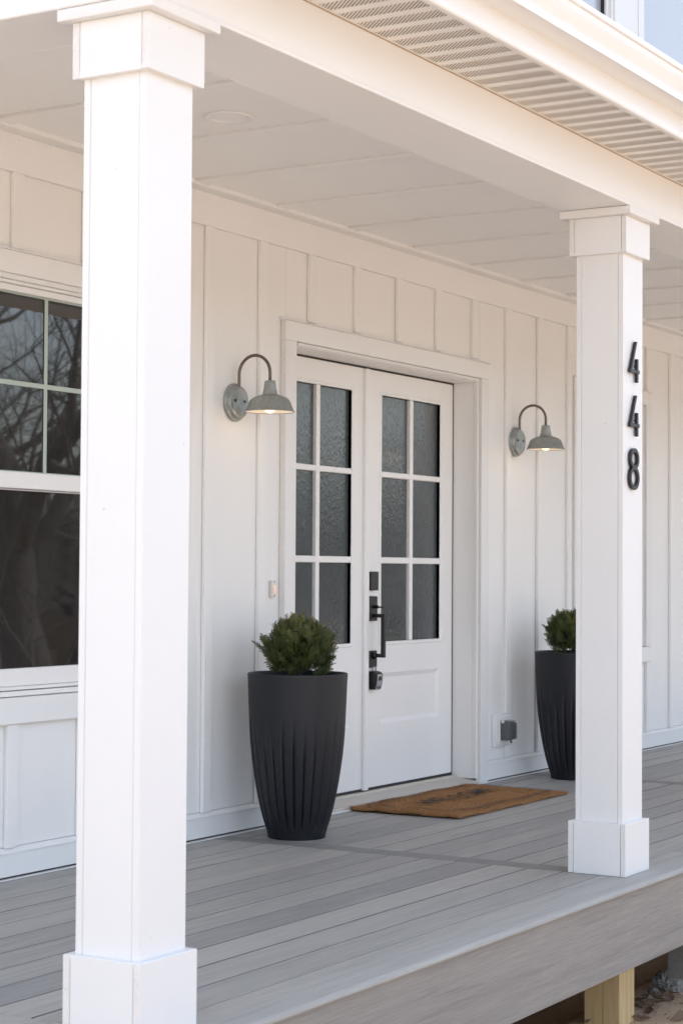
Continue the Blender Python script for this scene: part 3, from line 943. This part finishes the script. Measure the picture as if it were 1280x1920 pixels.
def digit_eight(zc, label):
    t = empty("house_number", (-1.322, NY, zc), label, "house number", "black metal house numerals")
    yA, yB = NY - 0.015, NY - 0.004
    b = B()
    def ring(cz, rx, rz, s, nm, dy):
        n = 40
        b = B()
        V = [[b.bm.verts.new((-1.322 + (rx - o_) * math.cos(2 * math.pi * k / n), yy, cz + (rz - o_) * math.sin(2 * math.pi * k / n))) for k in range(n)]
             for yy, o_ in ((yA + dy + 0.001, 0.0), (yA + dy, 0.0012), (yA + dy, s - 0.0012), (yA + dy + 0.001, s), (yB, s), (yB, 0.0))]
        for i in range(6):
            a, c = V[i], V[(i + 1) % 6]
            for k in range(n):
                b.bm.faces.new((a[k], a[(k + 1) % n], c[(k + 1) % n], c[k]))
        b.build(nm, 'number', t, 0, 'auto')
    ring(zc + 0.038, 0.042, 0.040, 0.0155, "upper_loop", 0.0)
    ring(zc - 0.033, 0.046, 0.0445, 0.0155, "lower_loop", 0.0006)
    B().tube([(-1.322, NY + 0.0, zc + 0.002), (-1.322, NY - 0.0045, zc + 0.002)], 0.004, 8).build("standoff", 'number', t)
digit_four(1.8915, "topmost black numeral 4 on the white column")
digit_four(1.691, "middle black numeral 4 on the white column, above the 8")
digit_eight(1.4925, "black numeral 8 at the bottom of the house number")

# ------------------------------------------------------------------ wall lamps
def wall_lamp(x, label, y0=-0.001):
    t = empty("wall_lamp", (x, y0, 1.82), label, "wall lamp", "galvanised barn lamps beside the front door")
    c = (x, y0, 1.820)
    B().lathe(c, [(0.081, 0.0), (0.081, -0.008), (0.078, -0.013), (0.072, -0.015), (0.071, -0.024), (0.067, -0.030), (0.058, -0.033), (0.052, -0.031), (0.0005, -0.031)], 56, 'y').build("backplate", 'galv', t, 0, 'auto')
    for s in (-1, 1):
        B().lathe((x + 0.034 * s, y0 - 0.030, 1.826), [(0.006, -0.001), (0.006, -0.004), (0.003, -0.006), (0.0005, -0.006)], 12, 'y').build("screw", 'screw', t, 0, True)
    ys = y0 - 0.181
    pts = [(x, y0 - 0.021, 1.872), (x, y0 - 0.025, 1.885), (x, y0 - 0.025, 1.938)]
    r = (0.182 - 0.026) / 2; cy = y0 - 0.025 - r
    for k in range(1, 17):
        a = math.pi * k / 16
        pts.append((x, cy + r * math.cos(a), 1.938 + r * math.sin(a)))
    pts += [(x, ys, 1.90)]
    B().tube(pts, 0.0068, 12).build("gooseneck", 'arm', t, 0, True)
    outp = [(0.007, 0.1305), (0.021, 0.130), (0.0225, 0.127), (0.026, 0.100), (0.031, 0.076), (0.034, 0.071), (0.052, 0.066), (0.072, 0.057), (0.082, 0.049), (0.086, 0.043), (0.100, 0.006), (0.104, 0.0015), (0.1055, -0.001), (0.104, -0.002)]
    inp = [(0.103, 0.0005), (0.099, 0.004), (0.0845, 0.042), (0.07, 0.055), (0.034, 0.069), (0.029, 0.076), (0.001, 0.08)]
    B().lathe((x, ys, 1.775), outp, 64).build("shade", 'galv', t, 0, 'auto')
    B().lathe((x, ys, 1.775), inp, 64).build("shade_lining", 'white_in', t, 0, 'auto')
    B().lathe((x, ys, 1.775), [(0.001, -0.006), (0.016, -0.002), (0.026, 0.014), (0.026, 0.028), (0.016, 0.052), (0.013, 0.072)], 28).build("bulb", 'bulb', t, 0, True)
    l = bpy.data.lights.new("lamp_light", 'POINT'); l.energy = 0.06; l.color = (1.0, 0.72, 0.42); l.shadow_soft_size = 0.03
    lo = bpy.data.objects.new("lamp_light", l); C.objects.link(lo); lo.parent = t
    lo.location = Vector((x, ys, 1.765)) - world_loc(t)
wall_lamp(-1.252, "galvanised gooseneck barn lamp on the wall left of the front door")
wall_lamp(1.447, "galvanised gooseneck barn lamp on the wall right of the front door", -0.0185)

# door bell
t = empty("door_bell", (-0.956, -0.001, 1.03), "small lit white door bell button on siding left of the door", "door bell")
bx("bell_case", 'bellbutton', t, -0.970, -0.942, -0.020, -0.0005, 0.992, 1.068, 0.005, 2)
bx("bell_button", 'belllight', t, -0.964, -0.948, -0.0245, -0.0203, 1.012, 1.044, 0.003, 2)
for z in (1.0, 1.06):
    B().lathe((-0.956, -0.0202, z), [(0.0035, 0.0), (0.003, -0.001), (0.0005, -0.001)], 10, 'y').build("bell_screw", 'screw', t)

# outdoor socket
t = empty("wall_socket", (1.33, -0.001, 0.26), "white outdoor wall socket with smoked flip cover, right of the door", "wall socket")
bx("mounting_block", 'vinyl', t, 1.20, 1.40, -0.020, -0.0006, 0.180, 0.350, 0.003, 2)
bx("cover_plate", 'vinyl', t, 1.236, 1.362, -0.030, -0.0205, 0.196, 0.334, 0.003, 2)
b = B(); b.prism_x([(-0.0305, 0.212), (-0.078, 0.214), (-0.084, 0.222), (-0.084, 0.305), (-0.078, 0.314), (-0.0305, 0.318)], 1.252, 1.348)
b.build("flip_cover", 'clearbox', t, 0.004, 'auto', seg=2)
B().tube([(1.246, -0.045, 0.312), (1.254, -0.045, 0.312)], 0.008, 10).build("hinge", 'vinyl', t)
B().tube([(1.3, -0.07, 0.214), (1.3, -0.07, 0.196)], 0.006, 8).build("latch_tab", 'clearbox', t)
t2 = empty("siding_patch", (1.2, -0.001, 0.16), "small white patch of siding trim below the outdoor socket", "trim patch")
bx("patch_panel", 'siding', t2, 1.125, 1.33, -0.012, -0.0006, 0.113, 0.168, 0.0015)

# ------------------------------------------------------------------ planters and shrubs
POT = [(0.1195, 0.0), (0.1215, 0.010), (0.124, 0.022), (0.132, 0.050), (0.1375, 0.066), (0.146, 0.095), (0.155, 0.130), (0.1635, 0.169), (0.172, 0.215), (0.181, 0.27), (0.190, 0.335),
       (0.1955, 0.39), (0.1985, 0.43), (0.2005, 0.465), (0.2020, 0.50), (0.2045, 0.56), (0.2065, 0.62), (0.2085, 0.665), (0.2095, 0.676), (0.209, 0.681), (0.2065, 0.683), (0.2035, 0.681), (0.202, 0.674), (0.1985, 0.61)]
def planter(x, y, rot, label):
    t = empty("planter", (x, y, 0), label, "planter", "tall fluted planters beside the front door")
    NF, SEG = 26, 10
    n = NF * SEG
    b = B(); rings = []
    rnd = random.Random(5)
    depth = [rnd.uniform(-0.035, 0.03) for _ in range(NF)]
    # extra levels through the fade
    prof = []
    for (r0, z0), (r1, z1) in zip(POT, POT[1:]):
        prof.append((r0, z0))
        if 0.33 < z0 < 0.55:
            for q in (0.25, 0.5, 0.75): prof.append((r0 + (r1 - r0) * q, z0 + (z1 - z0) * q))
    prof.append(POT[-1])
    for i, (r, z) in enumerate(prof):
        ring = []
        inner = r < 0.2035 and z > 0.6 or (z > 0.668)
        for k in range(n):
            a = 2 * math.pi * k / n + rot
            f = k // SEG; u = (k % SEG) / SEG
            top = 0.505 + depth[f]
            amp = 0.0105 * max(0.0, min(1.0, (top - z) / 0.14)) * max(0.0, min(1.0, (z - 0.030) / 0.045))
            if inner: amp = 0
            uu = abs(u - 0.5) * 2
            sh = (1.0, 0.55, 0.36, 0.25, 0.17, 0.11, 0.06, 0.02, 0.0, 0.30)[k % SEG]
            rr = r - amp * sh
            ring.append(b.bm.verts.new((x + rr * math.cos(a), y + rr * math.sin(a), z)))
        rings.append(ring)
    for a_, c_ in zip(rings, rings[1:]):
        for k in range(n):
            b.bm.faces.new((a_[k], a_[(k + 1) % n], c_[(k + 1) % n], c_[k]))
    b.bm.faces.new(rings[0][::-1])
    b.build("pot", 'pot', t, 0, 'auto')
    s = B().lathe((x, y, 0.635), [(0.199, 0.0), (0.15, 0.006), (0.09, 0.010), (0.04, 0.014), (0.001, 0.014)], 40)
    s.build("soil", 'soil', t, 0, True)
    return t

def spray_template(rnd):
    """a flat fan of scale leaves: list of triangles (3 points, tip fraction)"""
    tris = []
    def twig(p, d, L, lvl, side):
        steps = max(3, int(L / 0.0055))
        n = Vector((0, 0, 1)).cross(d).normalized() if abs(d.z) < 0.99 else Vector((1, 0, 0))
        for i in range(steps):
            f = i / steps
            q = p + d * (L * f)
            w = 0.0028
            qq = p + d * (L * (f + 1.25 / steps))
            tris.append(((q - side * w, q + side * w, qq), f, lvl))
            if lvl < 2 and i > 0:
                s = 1 if i % 2 else -1
                ang = 0.75
                dd = (d * math.cos(ang) + side * s * math.sin(ang)).normalized()
                sd = (side * math.cos(ang) - d * s * math.sin(ang)).normalized()
                ll = L * (0.50 if lvl == 0 else 0.40) * (1 - 0.75 * f) * rnd.uniform(0.75, 1.2)
                if ll > 0.006: twig(q, dd, ll, lvl + 1, sd)
    twig(Vector((0, 0, 0)), Vector((1, 0, 0)), 0.062, 0, Vector((0, 1, 0)))
    return tris

def shrub(x, y, seed, label):
    rnd = random.Random(seed)
    t = empty("shrub", (x, y, 0.645), label, "shrub", "globe evergreen shrubs in the two planters")
    tmpl = [spray_template(rnd) for _ in range(5)]
    verts, faces, tone = [], [], []
    c = Vector((x - 0.005, y, 0.782))
    sb = B()
    base = Vector((x, y, 0.645))
    lobes = [(Vector((rnd.gauss(0, 1), rnd.gauss(0, 1), rnd.gauss(0, 1) + 0.2)).normalized(), rnd.uniform(0.62, 1.28)) for _ in range(26)]
    def radius(d):
        s = 1.0
        for l, a in lobes:
            k = max(0, d.dot(l)) ** 22
            s += (a - 1) * k
        return s
    NS = 1350
    for i in range(NS):
        d = Vector((rnd.gauss(0, 1), rnd.gauss(0, 1), rnd.gauss(0.15, 1))).normalized()
        if d.z < -0.8: continue
        rr = radius(d) * (rnd.random() ** 0.34)
        p = c + Vector((d.x * 0.146, d.y * 0.146, d.z * 0.122)) * rr
        # twigs sweep out from the base and up
        g = ((p - base).normalized() * 0.75 + d * 0.35 + Vector((0, 0, 0.38)) + Vector((rnd.gauss(0, .25), rnd.gauss(0, .25), rnd.gauss(0, .25)))).normalized()
        s_ = g.cross(Vector((rnd.gauss(0, 1), rnd.gauss(0, 1), rnd.gauss(0, 1)))).normalized()
        n_ = g.cross(s_)
        m = Matrix((g, s_, n_)).transposed()
        sc_ = rnd.uniform(0.60, 1.2)
        start = p - g * 0.030 * sc_
        tt = rnd.choice(tmpl)
        base_tone = rnd.uniform(0.05, 0.62)
        warm = max(0.0, rr - 0.80) * 1.6 * max(0, d.z + 0.25) * rnd.random() * 1.25
        for tri, f, lvl in tt:
            k0 = len(verts)
            for v in tri: verts.append(start + m @ (v * sc_))
            faces.append((k0, k0 + 1, k0 + 2))
            tone.append(min(1, base_tone + 0.12 * f + warm))
    me = bpy.data.meshes.new("foliage")
    me.from_pydata([tuple(v - Vector((x, y, 0.645))) for v in verts], [], faces)
    at = me.attributes.new("tone", 'FLOAT', 'FACE')
    at.data.foreach_set("value", tone)
    me.materials.append(M['thuja'])
    o = bpy.data.objects.new("foliage", me); C.objects.link(o); o.parent = t
    o["kind"] = "stuff"
    # trunk and inner branches
    b = B()
    b.tube([(x, y, 0.64), (x + 0.003, y, 0.70), (x, y + 0.002, 0.80)], [0.011, 0.009, 0.004], 8)
    b.build("trunk", 'bark', t, 0, True)
    for i in range(26):
        a = rnd.uniform(0, 6.28); e = rnd.uniform(0.15, 1.3)
        d = Vector((math.cos(a) * math.cos(e), math.sin(a) * math.cos(e), math.sin(e)))
        p0 = Vector((x, y, rnd.uniform(0.655, 0.75)))
        p1 = p0 + d * 0.06; p2 = p0 + d * 0.12 + Vector((0, 0, 0.02))
        B().tube([p0, p1, p2], [0.0035, 0.0025, 0.0012], 5).build("branch", 'bark', t)
planter(-1.178, -0.282, 0.0, "tall charcoal fluted planter standing left of the front door")
shrub(-1.178, -0.282, 11, "round evergreen shrub in the planter left of the door")
planter(1.572, -0.31, 0.4, "tall charcoal fluted planter right of the door, half hidden by column")
shrub(1.572, -0.31, 23, "round evergreen shrub in the planter right of the door")

# ------------------------------------------------------------------ doormat
def doormat():
    x0, x1, y0, y1 = -0.318, 0.850, -0.600, -0.030
    cx_, cy_ = (x0 + x1) / 2, (y0 + y1) / 2
    t = empty("doormat", (cx_, cy_, 0.0), "brown coir doormat reading WELCOME in worn black in front of the door", "doormat")
    rnd = random.Random(2)
    nx, ny = 90, 46
    from mathutils import noise as mn
    bm = bmesh.new()
    top = []; bot = []
    for i in range(nx + 1):
        ra, rb = [], []
        for j in range(ny + 1):
            u, v = i / nx, j / ny
            ex = min(i, nx - i, j, ny - j)
            x = x0 + (x1 - x0) * u; y = y0 + (y1 - y0) * v
            if ex == 0:
                x += rnd.uniform(-0.003, 0.003); y += rnd.uniform(-0.003, 0.003)
            lift = 0.006 * max(0, 1 - u * 3.5) * (0.5 + 0.5 * math.sin(v * 19)) + 0.0025 * (1 + math.sin(u * 17 + v * 3))
            z = 0.0155 + lift + rnd.uniform(-0.0012, 0.0012) - (0.005 if ex == 0 else 0)
            ra.append(bm.verts.new((x, y, z))); rb.append(bm.verts.new((x, y, 0.002 + lift * 0.9)))
        top.append(ra); bot.append(rb)
    for i in range(nx):
        for j in range(ny):
            bm.faces.new((top[i][j], top[i + 1][j], top[i + 1][j + 1], top[i][j + 1]))
            bm.faces.new((bot[i][j], bot[i][j + 1], bot[i + 1][j + 1], bot[i + 1][j]))
    for i in range(nx):
        bm.faces.new((top[i][0], bot[i][0], bot[i + 1][0], top[i + 1][0]))
        bm.faces.new((top[i][ny], top[i + 1][ny], bot[i + 1][ny], bot[i][ny]))
    for j in range(ny):
        bm.faces.new((top[0][j], top[0][j + 1], bot[0][j + 1], bot[0][j]))
        bm.faces.new((top[nx][j], bot[nx][j], bot[nx][j + 1], top[nx][j + 1]))
    b = B(); b.bm.free(); b.bm = bm
    b.build("mat_body", 'coir', t, 0, True)
    def zt(x, y):
        u = (x - x0) / (x1 - x0); v = (y - y0) / (y1 - y0)
        return 0.0155 + 0.006 * max(0, 1 - u * 3.5) * (0.5 + 0.5 * math.sin(v * 19)) + 0.0025 * (1 + math.sin(u * 17 + v * 3))
    # coir bristles
    vs, fs = [], []
    for i in range(26000):
        x = rnd.uniform(x0 - 0.002, x1 + 0.002); y = rnd.uniform(y0 - 0.002, y1 + 0.002)
        z = zt(x, y) - 0.001
        if rnd.random() < 0.12:
            if rnd.random() < 0.6: y = y0 - 0.001 if rnd.random() < .6 else y1
            else: x = x0 if rnd.random() < .6 else x1
            z = rnd.uniform(0.004, zt(x, y))
        a = rnd.uniform(0, 6.28); L = rnd.uniform(0.004, 0.0095)
        dx, dy = 0.0011 * math.cos(a), 0.0011 * math.sin(a)
        k = len(vs)
        vs += [(x - dx, y - dy, z), (x + dx, y + dy, z), (x + rnd.uniform(-.005, .005), y + rnd.uniform(-.005, .005), z + L * 0.8)]
        fs.append((k, k + 1, k + 2))
    me = bpy.data.meshes.new("bristles"); me.from_pydata([(p[0] - cx_, p[1] - cy_, p[2]) for p in vs], [], fs)
    me.materials.append(M['coir'])
    o = bpy.data.objects.new("bristles", me); C.objects.link(o); o.parent = t; o["kind"] = "stuff"
    # printed double border with cut corners, and the word
    def border(ins, w, nm, cc):
        b = B()
        X0, X1, Y0, Y1 = x0 + ins, x1 - ins, y0 + ins, y1 - ins
        pts = [(X0 + cc, Y0), (X1 - cc, Y0), (X1, Y0 + cc), (X1, Y1 - cc), (X1 - cc, Y1), (X0 + cc, Y1), (X0, Y1 - cc), (X0, Y0 + cc)]
        for i in range(8):
            p, q = Vector((*pts[i], 0)), Vector((*pts[(i + 1) % 8], 0))
            d = (q - p).normalized(); nn = Vector((-d.y, d.x, 0)) * w / 2
            N = max(2, int((q - p).length / 0.02))
            for k in range(N):
                a, e = p + (q - p) * (k / N), p + (q - p) * ((k + 1) / N)
                if rnd.random() < 0.06: continue
                vv = [a - nn, e - nn, e + nn, a + nn]
                b.quad(*[(v.x, v.y, zt(v.x, v.y) + 0.0092) for v in vv])
        b.build(nm, 'ink', t)
    border(0.040, 0.008, "border_line", 0.055)
    border(0.062, 0.006, "border_line", 0.055)
    w = text_mesh("lettering", "WELCOME", 0.150, 'ink', 0, 0.0, 0.001)
    bm2 = bmesh.new(); bm2.from_mesh(w.data)
    bmesh.ops.subdivide_edges(bm2, edges=bm2.edges, cuts=1)
    ex = max(v.co.x for v in bm2.verts)
    for v in bm2.verts:
        wx, wy = 0.30 + v.co.x * 0.36 / ex, -0.275 + v.co.y * 1.05
        v.co = Vector((wx - cx_, wy - cy_, zt(wx, wy) + 0.0092))
    bm2.to_mesh(w.data); bm2.free()
    w.parent = t
doormat()

# ------------------------------------------------------------------ leaves, stone, debris by the deck
def gz(x, y):
    from mathutils import noise as mn
    return GZ + 0.03 * mn.noise(Vector((x * 2.2, y * 2.2, 1))) + 0.012 * mn.noise(Vector((x * 9, y * 9, 4)))

def leaf_mesh(rnd, L, W):
    bm = bmesh.new()
    n = 7
    c, l, r = [], [], []
    curl = rnd.uniform(0.1, 0.5)
    for i in range(n):
        f = i / (n - 1)
        w = W * math.sin(math.pi * min(1, f * 0.92 + 0.05)) * (0.75 + 0.35 * (i % 2))
        z = curl * L * 0.5 * (f - 0.5) ** 2 * 2
        c.append(bm.verts.new((L * (f - 0.5), 0, z)))
        l.append(bm.verts.new((L * (f - 0.5), w, z + curl * w * 0.8)))
        r.append(bm.verts.new((L * (f - 0.5), -w, z + curl * w * 0.5)))
    for i in range(n - 1):
        bm.faces.new((c[i], c[i + 1], l[i + 1], l[i])); bm.faces.new((r[i], r[i + 1], c[i + 1], c[i]))
    me = bpy.data.meshes.new("dead_leaf"); bm.to_mesh(me); bm.free()
    me.materials.append(M['leaf'])
    return me
rnd = random.Random(9)
lms = [leaf_mesh(rnd, rnd.uniform(0.06, 0.1), rnd.uniform(0.014, 0.028)) for _ in range(5)]
spots = [(-0.86, -1.715, 0.3), (-0.76, -1.70, 2.1), (-0.68, -1.675, 1.0), (-0.63, -1.655, 2.7), (-0.60, -1.70, 0.5), (-0.70, -1.60, 1.7), (-0.55, -1.62, 0.2), (-0.97, -1.72, 2.4), (-0.82, -1.64, 1.2), (-0.50, -1.66, 2.2)]
for i, (x, y, a) in enumerate(spots):
    o = bpy.data.objects.new("dead_leaf", lms[i % 5]); C.objects.link(o)
    o.location = (x, y, gz(x, y) + 0.012); o.rotation_euler = (rnd.uniform(-.4, .4), rnd.uniform(-.4, .4), a)
    tag(o, "curled brown dead leaf lying on the sand beside the deck post", "leaf", "dead leaves on the sand by the deck post")
# crumbs of soil, twigs and litter
b = B()
for i in range(420):
    x = rnd.uniform(-1.9, 0.2); y = rnd.uniform(-2.1, -1.52)
    s = rnd.uniform(0.002, 0.008) * (1 if rnd.random() < .93 else 2.2)
    z = gz(x, y)
    p = [Vector((x, y, z)) + Vector((rnd.gauss(0, s), rnd.gauss(0, s), abs(rnd.gauss(0, s)))) for _ in range(4)]
    vs = [b.bm.verts.new(q) for q in p]
    for f in ((0, 1, 2), (0, 2, 3), (0, 3, 1), (1, 3, 2)): b.bm.faces.new([vs[k] for k in f])
for i in range(60):
    x = rnd.uniform(-1.0, -0.2); y = rnd.uniform(-1.75, -1.52); a = rnd.uniform(0, 6.28); L = rnd.uniform(0.02, 0.07)
    z = gz(x, y) + 0.006
    b.tube([(x, y, z), (x + L * math.cos(a), y + L * math.sin(a), z + rnd.uniform(0, 0.012))], [0.0016, 0.0008], 4)
o = b.build("soil_litter", simple("soil_litter", (0.20, 0.14, 0.095), 0.95), None)
tag(o, "crumbs of dark soil and twigs scattered on sand under the deck", "litter", kind="stuff")
def stone(x, y, r, seed, label):
    from mathutils import noise as mn
    bm = bmesh.new(); bmesh.ops.create_icosphere(bm, subdivisions=4, radius=1)
    for v in bm.verts:
        d = v.co.normalized()
        k = 1 + 0.25 * mn.noise(d * 1.5 + Vector((seed, 0, 0))) + 0.16 * mn.noise(d * 5 + Vector((0, seed, 0))) + 0.07 * mn.noise(d * 14)
        v.co = Vector((d.x * r * k, d.y * r * k, d.z * r * 0.85 * k))
    bmesh.ops.translate(bm, verts=bm.verts, vec=Vector((x, y, gz(x, y) + r * 0.42)))
    b = B(); b.bm.free(); b.bm = bm
    o = b.build("stone", 'rock', None, 0, False, origin=(x, y, gz(x, y)))
    tag(o, label, "stone")
stone(-0.40, -1.615, 0.062, 3.0, "rough pale grey stone half buried in sand under the deck edge")
stone(-0.52, -1.60, 0.024, 8.0, "small dark grey stone beside the larger pale one")

# ------------------------------------------------------------------ bare trees in front of the house (seen mirrored in the glass)
def tree_meshes(seed, H, rad, spread):
    rnd = random.Random(seed)
    tb, cb = B(), B()
    def limb(p, d, L, r, lvl):
        n = 5 if lvl < 2 else 4 if lvl < 4 else 3
        pts, rs = [p.copy()], [r]
        q = p.copy(); dd = d.copy()
        for i in range(n):
            dd = (dd + Vector((rnd.gauss(0, .16), rnd.gauss(0, .16), rnd.gauss(0.03, .12)))).normalized()
            q = q + dd * (L / n)
            pts.append(q.copy()); rs.append(r * (1 - 0.55 * (i + 1) / n))
        (tb if lvl == 0 else cb).tube(pts, rs, 12 if lvl == 0 else 7 if lvl < 3 else 4 if lvl < 5 else 3, False)
        if lvl >= 5 or r < 0.004: return
        kids = {0: 5, 1: 4, 2: 4, 3: 4, 4: 4, 5: 3}[lvl]
        for k in range(kids):
            f = rnd.uniform(0.35, 1.0) if lvl else rnd.uniform(0.45, 1.0)
            i = min(n - 1, int(f * n)); pp = pts[i].lerp(pts[i + 1], f * n - i)
            a = rnd.uniform(0, 6.28)
            perp = dd.orthogonal(); perp.rotate(Matrix.Rotation(a, 3, dd).to_quaternion())
            s = rnd.uniform(0.55, 1.15) * spread
            nd = (dd * math.cos(s) + perp * math.sin(s) + Vector((0, 0, 0.12))).normalized()
            limb(pp, nd, L * rnd.uniform(0.58, 0.82), rs[i] * rnd.uniform(0.42, 0.60), lvl + 1)
    limb(Vector((0, 0, -0.2)), Vector((rnd.uniform(-.2, .2), rnd.uniform(-.2, .2), 1)).normalized(), H * 0.42, rad, 0)
    out = []
    for nm, bb in (("trunk", tb), ("crown", cb)):
        o = bb.build(nm, 'bark', None, 0, True)
        out.append(o.data); bpy.data.objects.remove(o)
    return out
protos = [tree_meshes(31, 9.0, 0.31, 1.0), tree_meshes(57, 8.0, 0.26, 0.9)]
trees = [(8.6, -9.0, 0, 0.6, 1.0, "large bare oak nearest the porch front"), (8.8, -12.6, 1, 1.0, 1.0, "slim bare tree behind the large oak"),
         (16.0, -16.5, 1, 3.0, 1.1, "slim bare tree on the right of the front yard"), (24.0, -19.0, 0, 4.0, 1.0, "large bare oak at the far right of the yard"),
         (4.5, -17.0, 0, 1.3, 1.0, "large bare oak at the back left of the yard"), (9.4, -10.6, 1, 2.0, 0.75, "small bare tree just right of the nearest oak"),
         (13.5, -15.5, 1, 4.4, 0.8, "small bare tree between the two large oaks"), (11.5, -18.5, 1, 0.4, 0.9, "bare tree deep in the yard behind the small ones"),
         (20.0, -24.0, 1, 2.7, 1.0, "slim bare tree at the far back of the yard"), (29.0, -24.0, 1, 5.2, 1.0, "slim bare tree farthest off to the right")]
for x, y, p, rz, s, lb in trees:
    t = empty("bare_tree", (x, y, GZ), lb, "tree", "bare trees in the front yard")
    t.rotation_euler.z = rz; t.scale = (s, s, s)
    for nm, me in zip(("trunk", "crown"), protos[p]):
        o = bpy.data.objects.new(nm, me); C.objects.link(o); o.parent = t
sap = tree_meshes(91, 4.4, 0.035, 0.75)
for i, (x, y, rz, lb) in enumerate(((6.6, -7.2, 0.2, "bare sapling closest to the porch"), (7.3, -8.1, 1.4, "bare sapling second from the porch"), (8.1, -7.7, 2.9, "bare sapling nearest the front of the large oak"),
        (9.7, -8.7, 4.0, "bare sapling to the right of the large oak"), (7.4, -9.6, 5.1, "bare sapling to the left of the large oak"), (9.9, -10.2, 3.3, "bare sapling behind the large oak"))):
    t = empty("bare_sapling", (x, y, GZ), lb, "tree", "bare saplings round the large oak")
    t.rotation_euler.z = rz
    for nm, me in zip(("trunk", "crown"), sap):
        o = bpy.data.objects.new(nm, me); C.objects.link(o); o.parent = t
# far wood edge: dense bare stems and twigs
vs, fs = [], []
rnd = random.Random(77)
for i in range(15000):
    a = R(rnd.uniform(-100, 40)); d = rnd.uniform(24, 75)
    x, y = d * math.cos(a) + 2, d * math.sin(a)
    if y > -3: continue
    h = rnd.uniform(2.0, 6.4) * (0.8 + 0.25 * math.sin(a * 9) + 0.15 * math.sin(a * 23))
    if d < 48: h = rnd.uniform(0.4, 1.5)                       # brush and saplings in front of the trees
    w = rnd.uniform(0.05, 0.35)
    tx, ty = -math.sin(a) * w, math.cos(a) * w
    lx = rnd.gauss(0, .5)
    k = len(vs)
    vs += [(x - tx, y - ty, GZ - .1), (x + tx, y + ty, GZ - .1), (x + tx * (3 if h < 4 else .6) + lx, y + ty * (3 if h < 4 else .6), GZ + h * .6), (x + lx * 1.5, y, GZ + h)]
    fs.append((k, k + 1, k + 2, k + 3))
me = bpy.data.meshes.new("far_woods"); me.from_pydata(vs, [], fs); me.materials.append(M['wood'])
o = bpy.data.objects.new("far_woods", me); C.objects.link(o)
tag(o, "far off brown winter woods across the yard from the porch", "woods", kind="stuff")
